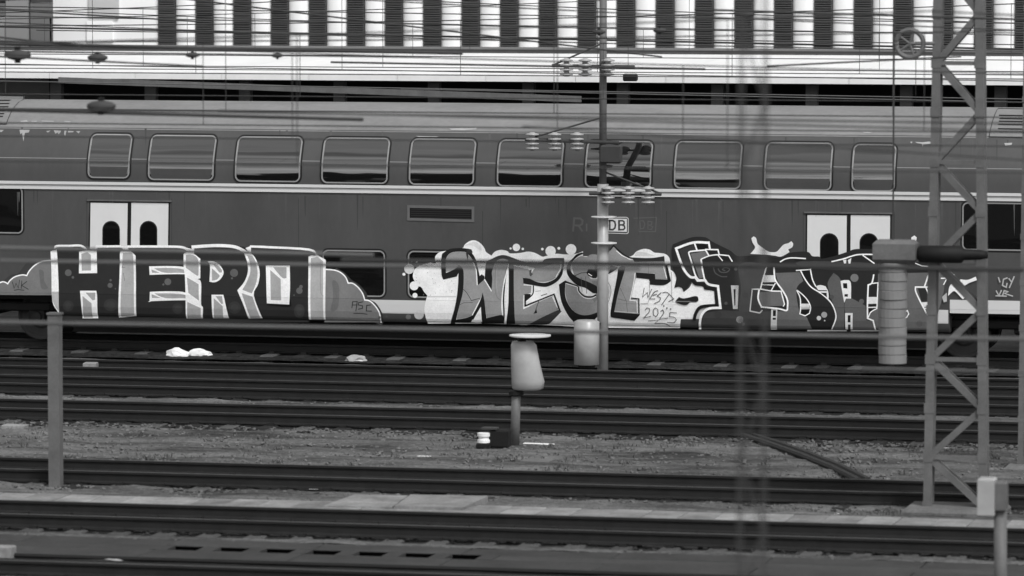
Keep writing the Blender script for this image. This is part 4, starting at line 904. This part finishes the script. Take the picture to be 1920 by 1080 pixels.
# round catenary mast in the middle, with three arms
b0 = gnd(1130, 692); t = thing('catenary_mast', b0, 'round pale catenary mast before the coach with three arms of grey insulators', 'catenary mast'); o = b0; Y0 = o.y
def Q(px, py, dy=0): return at(px, py, Y0+dy)
zm = Q(1130, 345).z
MB(o).tube([(o.x, Y0, -.3), (o.x, Y0, zm)], .105, 14).build('lower_pole', M['porcelain'], t, True)
MB(o).tube([(o.x, Y0, zm), (o.x, Y0, Q(1130, -40).z)], .07, 12).build('upper_pole', mat('mast_upper', 96, .6, .1), t, True)
for py, r in ((408, .24), (457, .24)):
    MB(o).lathe((o.x+.02, Y0, Q(1130, py).z), (0, 0, 1), [(0, r*.7), (.006, r), (.024, r), (.03, r*.6)], 18).build('collar_plate', M['white'], t)
for py, x0_, x1_, ins, tilt in ((123, 1035, 1190, (1062, 1097, 1140), 6), (262, 985, 1160, (998, 1040, 1082), 14), (363, 1105, 1240, (1140, 1178, 1215), 3)):
    b = MB(o); b.tube([Q(x0_, py, -.1), Q(x1_, py+tilt*.4, -.1)], .032, 8); b.tube([Q(1130, py-42, -.0), Q(x0_ if abs(x0_-1130) > abs(x1_-1130) else x1_, py, -.1)], .018, 6); arm = b.build('cantilever_arm', M['dsteel'], t)
    for x in ins:
        b = MB(); q = Q(x, py-14, -.14)-o; insulator(b, q, (0, 0, -1), .34, .125, 4); b.build('insulator', M['porcelain'], arm, True)
q0 = Q(1128, 306, -.2); q1 = Q(1165, 272, -.2); MB(o).box((q0.x, Y0-.3, q0.z), (q1.x, Y0-.1, q1.z), bev=.03).build('clamp_block', mat('clamp_dark', 60, .6, .1), t)
q0 = Q(1170, 152, -.2); q1 = Q(1195, 138, -.2); MB(o).box((q0.x, Y0-.3, q0.z), (q1.x, Y0-.15, q1.z), bev=.02).build('clamp_block', M['black'], t)
# white drum hanging beside the mast
q = at(1100, 684, Y0-.5); t = thing('transformer_drum', q, 'white upright drum hanging just left of the round pale mast', 'drum'); zz = at(1100, 600, Y0-.5).z
MB(q).lathe(q, (0, 0, 1), [(0, .18), (.01, .235), (zz-q.z-.03, .235), (zz-q.z, .18)], 20).build('drum', M['porcelain'], t, True)
MB(q).lathe((q.x, q.y, q.z-.07), (0, 0, 1), [(0, .1), (.02, .15), (.068, .17)], 16).build('drum_base', M['black'], t)
MB(q).bar((q.x, q.y, zz-.1), (b0.x, b0.y, zz-.1), .05).build('bracket', M['dsteel'], t)

# lattice masts
def lattice(name, base, ztop, wb, wt, dpt, leg, lab, n, mt, lean=(0, 0), foot=True, ph=0, plates=True):
    t = thing(name, base, lab, 'lattice mast', 'steel lattice masts of the overhead line'); b0 = Vector(base)
    def cor(z, sx, sy):
        k = (z-b0.z)/(ztop-b0.z); w_ = wb+(wt-wb)*k; return Vector((b0.x+lean[0]*k+sx*w_/2, b0.y+sy*dpt/2, z))
    for sx in (-1, 1):
        for sy in (-1, 1): MB(b0).bar(cor(b0.z-.05, sx, sy), cor(ztop, sx, sy), leg).build('leg', mt, t)
    zs = [b0.z+(ztop-b0.z)*k/n for k in range(n+1)]
    for k in range(n):
        s = 1 if (k+ph) % 2 else -1
        MB(b0).bar(cor(zs[k], -s, -1), cor(zs[k+1], s, -1), leg*.55, leg*.8).build('diagonal_brace', mt, t)
        MB(b0).bar(cor(zs[k], -s, 1), cor(zs[k+1], s, 1), leg*.55, leg*.8).build('diagonal_brace', mt, t)
        if plates:
            for sx in (-1, 1):
                c_ = cor(zs[k], sx, -1); MB(b0).box((c_.x-leg*.62, c_.y-leg*.56, c_.z-leg*.6), (c_.x+leg*.62, c_.y-leg*.5-.001, c_.z+leg*.6)).build('gusset_plate', M['steel'], t)
        if k % 2: MB(b0).bar(cor(zs[k], -1, -1)+Vector((.0, -.02, 0)), cor(zs[k], 1, -1)+Vector((0, -.02, 0)), leg*.5).build('strut', mt, t)
    if foot: MB(b0).box((b0.x-wb*.9, b0.y-.5, -.45), (b0.x+wb*.9, b0.y+.5, b0.z+.0), bev=.05).build('foundation', M['concrete_d'], t)
    return t
g0 = gnd(1793, 962); g0.z = -.1
m1 = lattice('lattice_mast', g0, 9.5, .78, .50, .16, .115, 'wide grey lattice mast on a concrete block on the right', 14, M['steel'], (-.0, 0))
g1 = gnd(1950, 875); g1.z = -.15
lattice('lattice_mast', g1, 9.5, .55, .42, .3, .08, 'lattice mast cut by the right edge of the picture', 14, M['steel'], ph=1)
g2 = at(1408, 1500, -60.0); g2.z = -.2
lattice('lattice_mast', g2, 9.5, .15, .15, .12, .010, 'slim dark lattice mast nearest the camera, right of the middle', 22, M['dsteel'], foot=False, plates=False)

# tension weights at the big mast
Y1 = g0.y-.35
q = at(1673, 681, Y1); t = thing('tension_weight', q, 'ribbed grey cylinder of stacked tension weights hanging left of the wide lattice mast', 'tension weight')
ztop = at(1673, 492, Y1).z; n = 11; h = (ztop-q.z)/n; wm = MB().lathe((0, 0, 0), (0, 0, 1), [(0, .183), (.004, .195), (h-.010, .195), (h-.004, .183)], 20).mesh('weight_disc', mat('weight_iron', 122, .6, .08, 3))
for k in range(n): link('weight_disc', wm, t, (random.uniform(-.008, .008), random.uniform(-.008, .008), k*h)).rotation_euler = (random.uniform(-.01, .01), random.uniform(-.01, .01), k*.3)
b = MB(q); a1 = at(1640, 492, Y1); a2 = at(1720, 450, Y1); b.box((a1.x, Y1-.2, a1.z+.005), (a2.x, Y1+.15, a2.z), bev=.05); b.build('pulley_housing', M['steel'], t)
a1 = at(1722, 493, Y1); a2 = at(1852, 461, Y1); b = MB(q); b.lathe((a1.x, Y1, (a1.z+a2.z)/2), (1, 0, 0), [(0, .1), (.02, .12), (.6, .12), (.63, .08), (.85, .07), (a2.x-a1.x, .05)], 16); b.build('spring_tube', M['black'], t, True)
b = MB(q); b.tube([(q.x, Y1, ztop), (q.x, Y1, 9.2)], .012, 6); b.build('rope', M['wire'], t)
# pulley wheel higher on the mast
q = at(1706, 82, Y1); t = thing('pulley_wheel', q, 'round tensioning wheel high on the left side of the wide lattice mast', 'pulley')
b = MB(q); r = .19; ring = [(q.x+math.cos(a_)*r, Y1, q.z+math.sin(a_)*r) for a_ in [2*math.pi*k/24 for k in range(25)]]; b.tube(ring, .035, 8)
for k in range(5): a_ = 2*math.pi*k/5; b.tube([(q.x, Y1, q.z), (q.x+math.cos(a_)*r, Y1, q.z+math.sin(a_)*r)], .018, 6)
b.tube([(q.x, Y1, q.z), (g0.x-.25, Y1+.3, q.z)], .03, 6); b.build('wheel', M['steel'], t)

# switch box on a post, lower right
o = at(1862, 1118, -33.5); o.z = -.2; t = thing('switch_box', o, 'pale grey electrical box on a post in the lower right corner', 'electrical box')
def Xb(px, py=930): return at(px, py, o.y).x
zb0, zb1 = at(1860, 967, o.y).z, at(1860, 895, o.y).z
MB(o).box((Xb(1836), o.y-.16, zb0), (Xb(1868), o.y+.08, zb1), bev=.02).build('box_body', M['porcelain'], t)
MB(o).box((Xb(1868)+.003, o.y-.12, zb0+.06), (Xb(1889), o.y+.08, zb1-.04), bev=.02).build('side_compartment', M['steel'], t)
MB(o).tube([(Xb(1878), o.y, -.3), (Xb(1876), o.y, zb0+.055)], .075, 12).build('pole', M['steel'], t, True)

# small things lying about
def lump(name, px, py, wd, ht, m, lab, cat, seed=0, dpt=None, z0=-.22):
    q = gnd(px, py, z0); rnd = random.Random(seed); bm = bmesh.new(); bmesh.ops.create_icosphere(bm, subdivisions=3, radius=1)
    for v in bm.verts:
        k = 1+.28*noise.noise(v.co*1.6+Vector((seed, 0, 0)))+.12*noise.noise(v.co*4+Vector((seed, 3, 0)))
        v.co = Vector((v.co.x*k*wd/2, v.co.y*k*(dpt or wd*.5)/2, max(-.25, v.co.z)*k*ht+.1*ht))
    me = bpy.data.meshes.new(name); bm.to_mesh(me); bm.free(); me.materials.append(m)
    ob = link(name, me); ob.location = q; ob.rotation_euler.z = rnd.uniform(-.2, .2); return tag(ob, lab, cat)
def block(name, px, py, wd, dp, ht, m, lab, cat, z0=-.23, rot=0):
    q = gnd(px, py, z0); ob = MB((0, 0, 0)).box((-wd/2, -dp/2, 0), (wd/2, dp/2, ht), bev=min(.015, ht*.3)).build(name, m); ob.location = q; ob.rotation_euler.z = rot; return tag(ob, lab, cat)
lump('plastic_sack', 332, 667, .48, .13, M['litter'], 'white sack, left one of the pair lying below the coach', 'sack', 1)
lump('plastic_sack', 372, 667, .50, .12, M['litter'], 'white sack, right one of the pair lying below the coach', 'sack', 4)
lump('plastic_sack', 667, 675, .42, .09, M['porcelain'], 'grey flattened sack beside the trough below the second lower window', 'sack', 6)
lump('plastic_sack', 210, 1056, .40, .07, M['porcelain'], 'pale crumpled sack at the bottom left between the rails', 'sack', 8)
block('board', 436, 664, .5, .25, .03, M['litter'], 'thin white board lying right of the two white sacks', 'board')
block('concrete_block', 170, 704, .24, .24, .24, M['concrete'], 'small grey concrete block between the rails right of the grey post', 'concrete block', rot=.1)
block('concrete_block', 28, 805, .38, .25, .08, M['concrete'], 'flat pale concrete block on the gravel at the left edge', 'concrete block')
block('concrete_block', 3, 992, .2, .2, .2, M['concrete'], 'pale block cut by the left edge beside the lower track', 'concrete block')
block('concrete_block', 8, 1052, .26, .2, .2, M['concrete'], 'lowest pale block cut by the left edge of the picture', 'concrete block')
for k, (px, py, w_, lab) in enumerate(((795, 858, .22, 'small white scrap lying on the gravel strip left of the centre'), (1010, 834, .5, 'long thin white strip lying right of the drum signal post'), (362, 1014, .2, 'white scrap between the sleepers at the lower left'), (900, 1063, .34, 'white torn scrap near the bottom edge in the middle'),
        (1662, 955, .2, 'white scrap on the gravel left of the wide mast foundation'), (1560, 966, .2, 'white scrap on the pale trough covers right of the slim mast'), (1785, 843, .35, 'thin white strip behind the wide lattice mast'), (590, 920, .18, 'white scrap before the concrete slabs'), (470, 929, .15, 'tiny white scrap beside the pale trough'))):
    block('litter', px, py, w_, .09, .025, M['litter'], lab, 'litter', rot=random.uniform(-.3, .3))
# low dark cable bundle crossing the gravel, right of centre
b = MB(); pts = [gnd(1385, 818), gnd(1440, 835), gnd(1500, 856), gnd(1560, 880), gnd(1610, 905)]
for dy in (0, .12): b.tube([p_+Vector((dy, dy, .03)) for p_ in pts], .05, 8)
tag(b.build('cable_bundle', M['cable']), 'dark cable bundle running slantwise over the gravel right of the centre', 'cable')

# ================================================================ OVERHEAD LINES
def sag(x, zs, zm, x0, span):
    u = ((x-x0) % span)/span; return zs-(zs-zm)*4*u*(1-u)
def overhead(Y, zc, zs, zm, x0, span, rc, rm, mt, lab, drop=4.5, x_lo=-40, x_hi=40):
    t = thing('overhead_line', (0, Y, 0), lab, 'overhead line', 'overhead wires above the tracks'); N = 40
    b = MB((0, Y, 0)); b.tube([(x_lo, Y, zc), (x_hi, Y, zc)], rc, 6); b.build('contact_wire', mt, t)
    xs = [x_lo+(x_hi-x_lo)*k/N for k in range(N+1)]
    b = MB((0, Y, 0)); b.tube([(x, Y, sag(x, zs, zm, x0, span)) for x in xs], rm, 6); b.build('messenger_wire', mt, t)
    x = x_lo+random.uniform(0, 3)
    while x < x_hi:
        if -14 < x < 16: MB((0, Y, 0)).tube([(x, Y, zc), (x, Y, sag(x, zs, zm, x0, span))], .005, 5).build('dropper', mt, t)
        x += drop
    return t
specs = [(1.4, 5.5, 7.0, 6.0, -22), (-4.3, 5.45, 7.1, 6.1, 5), (-8.0, 5.5, 7.0, 6.2, -6), (-11.9, 5.55, 7.2, 6.3, 20), (-21.0, 5.5, 7.1, 6.2, -14), (-26.6, 5.5, 7.1, 6.3, 2), (-31.3, 5.5, 7.2, 6.5, 27), (-36.2, 5.55, 7.2, 6.3, -9), (6.5, 5.5, 7.0, 6.0, 9), (-41.0, 5.5, 7.1, 6.4, 14)]
names = ['right above the coach roof', 'above the first track in front of the coach', 'above the second track in front of the coach', 'above the track behind the wide gravel strip', 'above the track past the grey post', 'above the track with the cable trough', 'above the lowest visible track', 'above the track just below the frame', 'behind the coach', 'above the second track below the frame']
for (Y, zc, zs, zm, x0), nm in zip(specs, names):
    overhead(Y, zc, zs, zm, x0, 60, .009, .010, M['wire'], 'thin sagging wires hung %s' % nm)
# thick cables strung close to the camera
def cable(pxy0, pxy1, Y, r, mt, lab, cat='cable', x_ext=1.0):
    a1, a2 = at(*pxy0, Y), at(*pxy1, Y); d = (a2-a1); a1 = a1-d*x_ext; a2 = a2+d*x_ext
    ob = MB().tube([a1, a2], r, 8).build('cable', mt); return tag(ob, lab, cat, 'cables strung across the view')
cable((640, 487), (1920, 506), -44.0, .022, M['cable'], 'thick dark cable passing over the graffiti at mid height', x_ext=.0)
cable((0, 604), (1920, 636), -46.0, .019, M['cable_l'], 'thick grey cable passing along the bottom of the coach')
cable((0, 465), (700, 478), -45.0, .020, M['cable_l'], 'upper of two thin grey cables over the left graffiti', x_ext=0)
cable((0, 489), (1200, 504), -47, .016, M['cable_l'], 'lower of two thin grey cables over the left graffiti', x_ext=0)
cable((1600, 690), (1920, 697), -44.0, .010, M['cable_l'], 'thin cable crossing the wide mast near its middle', x_ext=0)
WL = ['wire slanting steeply down over the louvred wall from near the white bay', 'short wire slanting over the white bay at the top left', 'wire slanting over the grey annex at the left edge', 'thick dark wire just above the white canopy roof at the left',
      'wire along the top of the white canopy roof, upper of two at the left', 'wire along the white canopy roof, lower of two at the left', 'wire from the slim mast to the right over the louvred wall', 'wire rising to the right over the white canopy roof beside the wide mast',
      'dark wire passing the upper arm of the round mast', 'long thick cable over the lower end of the louvred wall', 'thick dark wire before the coach roof at the left', 'upper of the long wires before the coach roof', 'lower of the long wires before the coach roof from the middle rightwards',
      'wire crossing the tops of the right coach windows', 'long wire over the middle of the louvred wall', 'highest long wire over the louvred wall', 'wire over the right part of the louvred wall below its middle', 'grey wire low on the white canopy roof', 'long grey wire in the dark gap above the coach roof', 'short grey wire in the dark gap right of the round mast']
for k, (a_, b_, Y, r) in enumerate((((330, -4), (1120, 92), -20, .012), ((0, 18), (330, 38), -20, .012), ((0, 70), (130, 84), -30, .012), ((60, 84), (760, 98), -28, .02), ((0, 96), (700, 106), -30, .012), ((0, 106), (330, 122), -32, .012), ((1380, 20), (1900, 36), -26, .014), ((1480, 122), (1760, 108), -26, .012),
        ((700, 118), (1240, 128), -22, .014), ((0, 50), (1900, 92), 8, .02), ((70, 208), (600, 222), -36, .02), ((0, 204), (1920, 232), -40, .009), ((600, 212), (1920, 246), -42, .009), ((1100, 245), (1920, 300), -44, .008), ((0, 30), (1920, 66), -15, .009), ((0, 12), (1920, 44), -12, .009), ((300, 60), (1920, 84), -8, .009), ((0, 120), (1920, 152), -6, .009), ((0, 152), (1920, 186), -3, .010), ((900, 170), (1920, 192), -2, .010))):
    ob = cable(a_, b_, Y, r, M['wire'] if k < 17 else M['cable_l'], WL[k], 'wire', x_ext=.15)
# dark line clamps on the wires upper left
for k, (px, py, w_) in enumerate(((33, 103, 24), (183, 108, 18), (361, 103, 13), (520, 104, 11), (190, 199, 26), (1400, 27, 14), (1237, 57, 12), (1123, 60, 12))):
    Y = -30 if k < 4 else (-36 if k == 4 else -24); c = at(px, py, Y); r = abs(at(px+w_, py, Y).x-c.x)
    lab = ['large dark wire clamp at the far upper left edge', 'dark wire clamp second from the upper left edge', 'dark wire clamp third from the upper left edge', 'small dark wire clamp fourth from the upper left edge', 'dark section insulator before the coach roof at the left', 'dark clamp beside the slim mast near the top edge', 'dark clamp on the louvred wall, right one of two', 'dark clamp on the louvred wall, left one of two'][k]
    t = thing('wire_clamp', c, lab, 'wire clamp', 'clamps on the overhead wires')
    MB(c).lathe(c+Vector((-r, 0, 0)), (1, 0, 0), [(0, r*.15), (r*.3, r*.3), (r*.8, r*.42), (r*1.2, r*.42), (r*1.7, r*.3), (2*r, r*.15)], 10).build('clamp_body', M['dsteel'], t, True)
    MB(c).bar(c+Vector((0, 0, -r*.6)), c+Vector((0, 0, r*.6)), r*.35).build('clamp_bolt', M['black'], t)
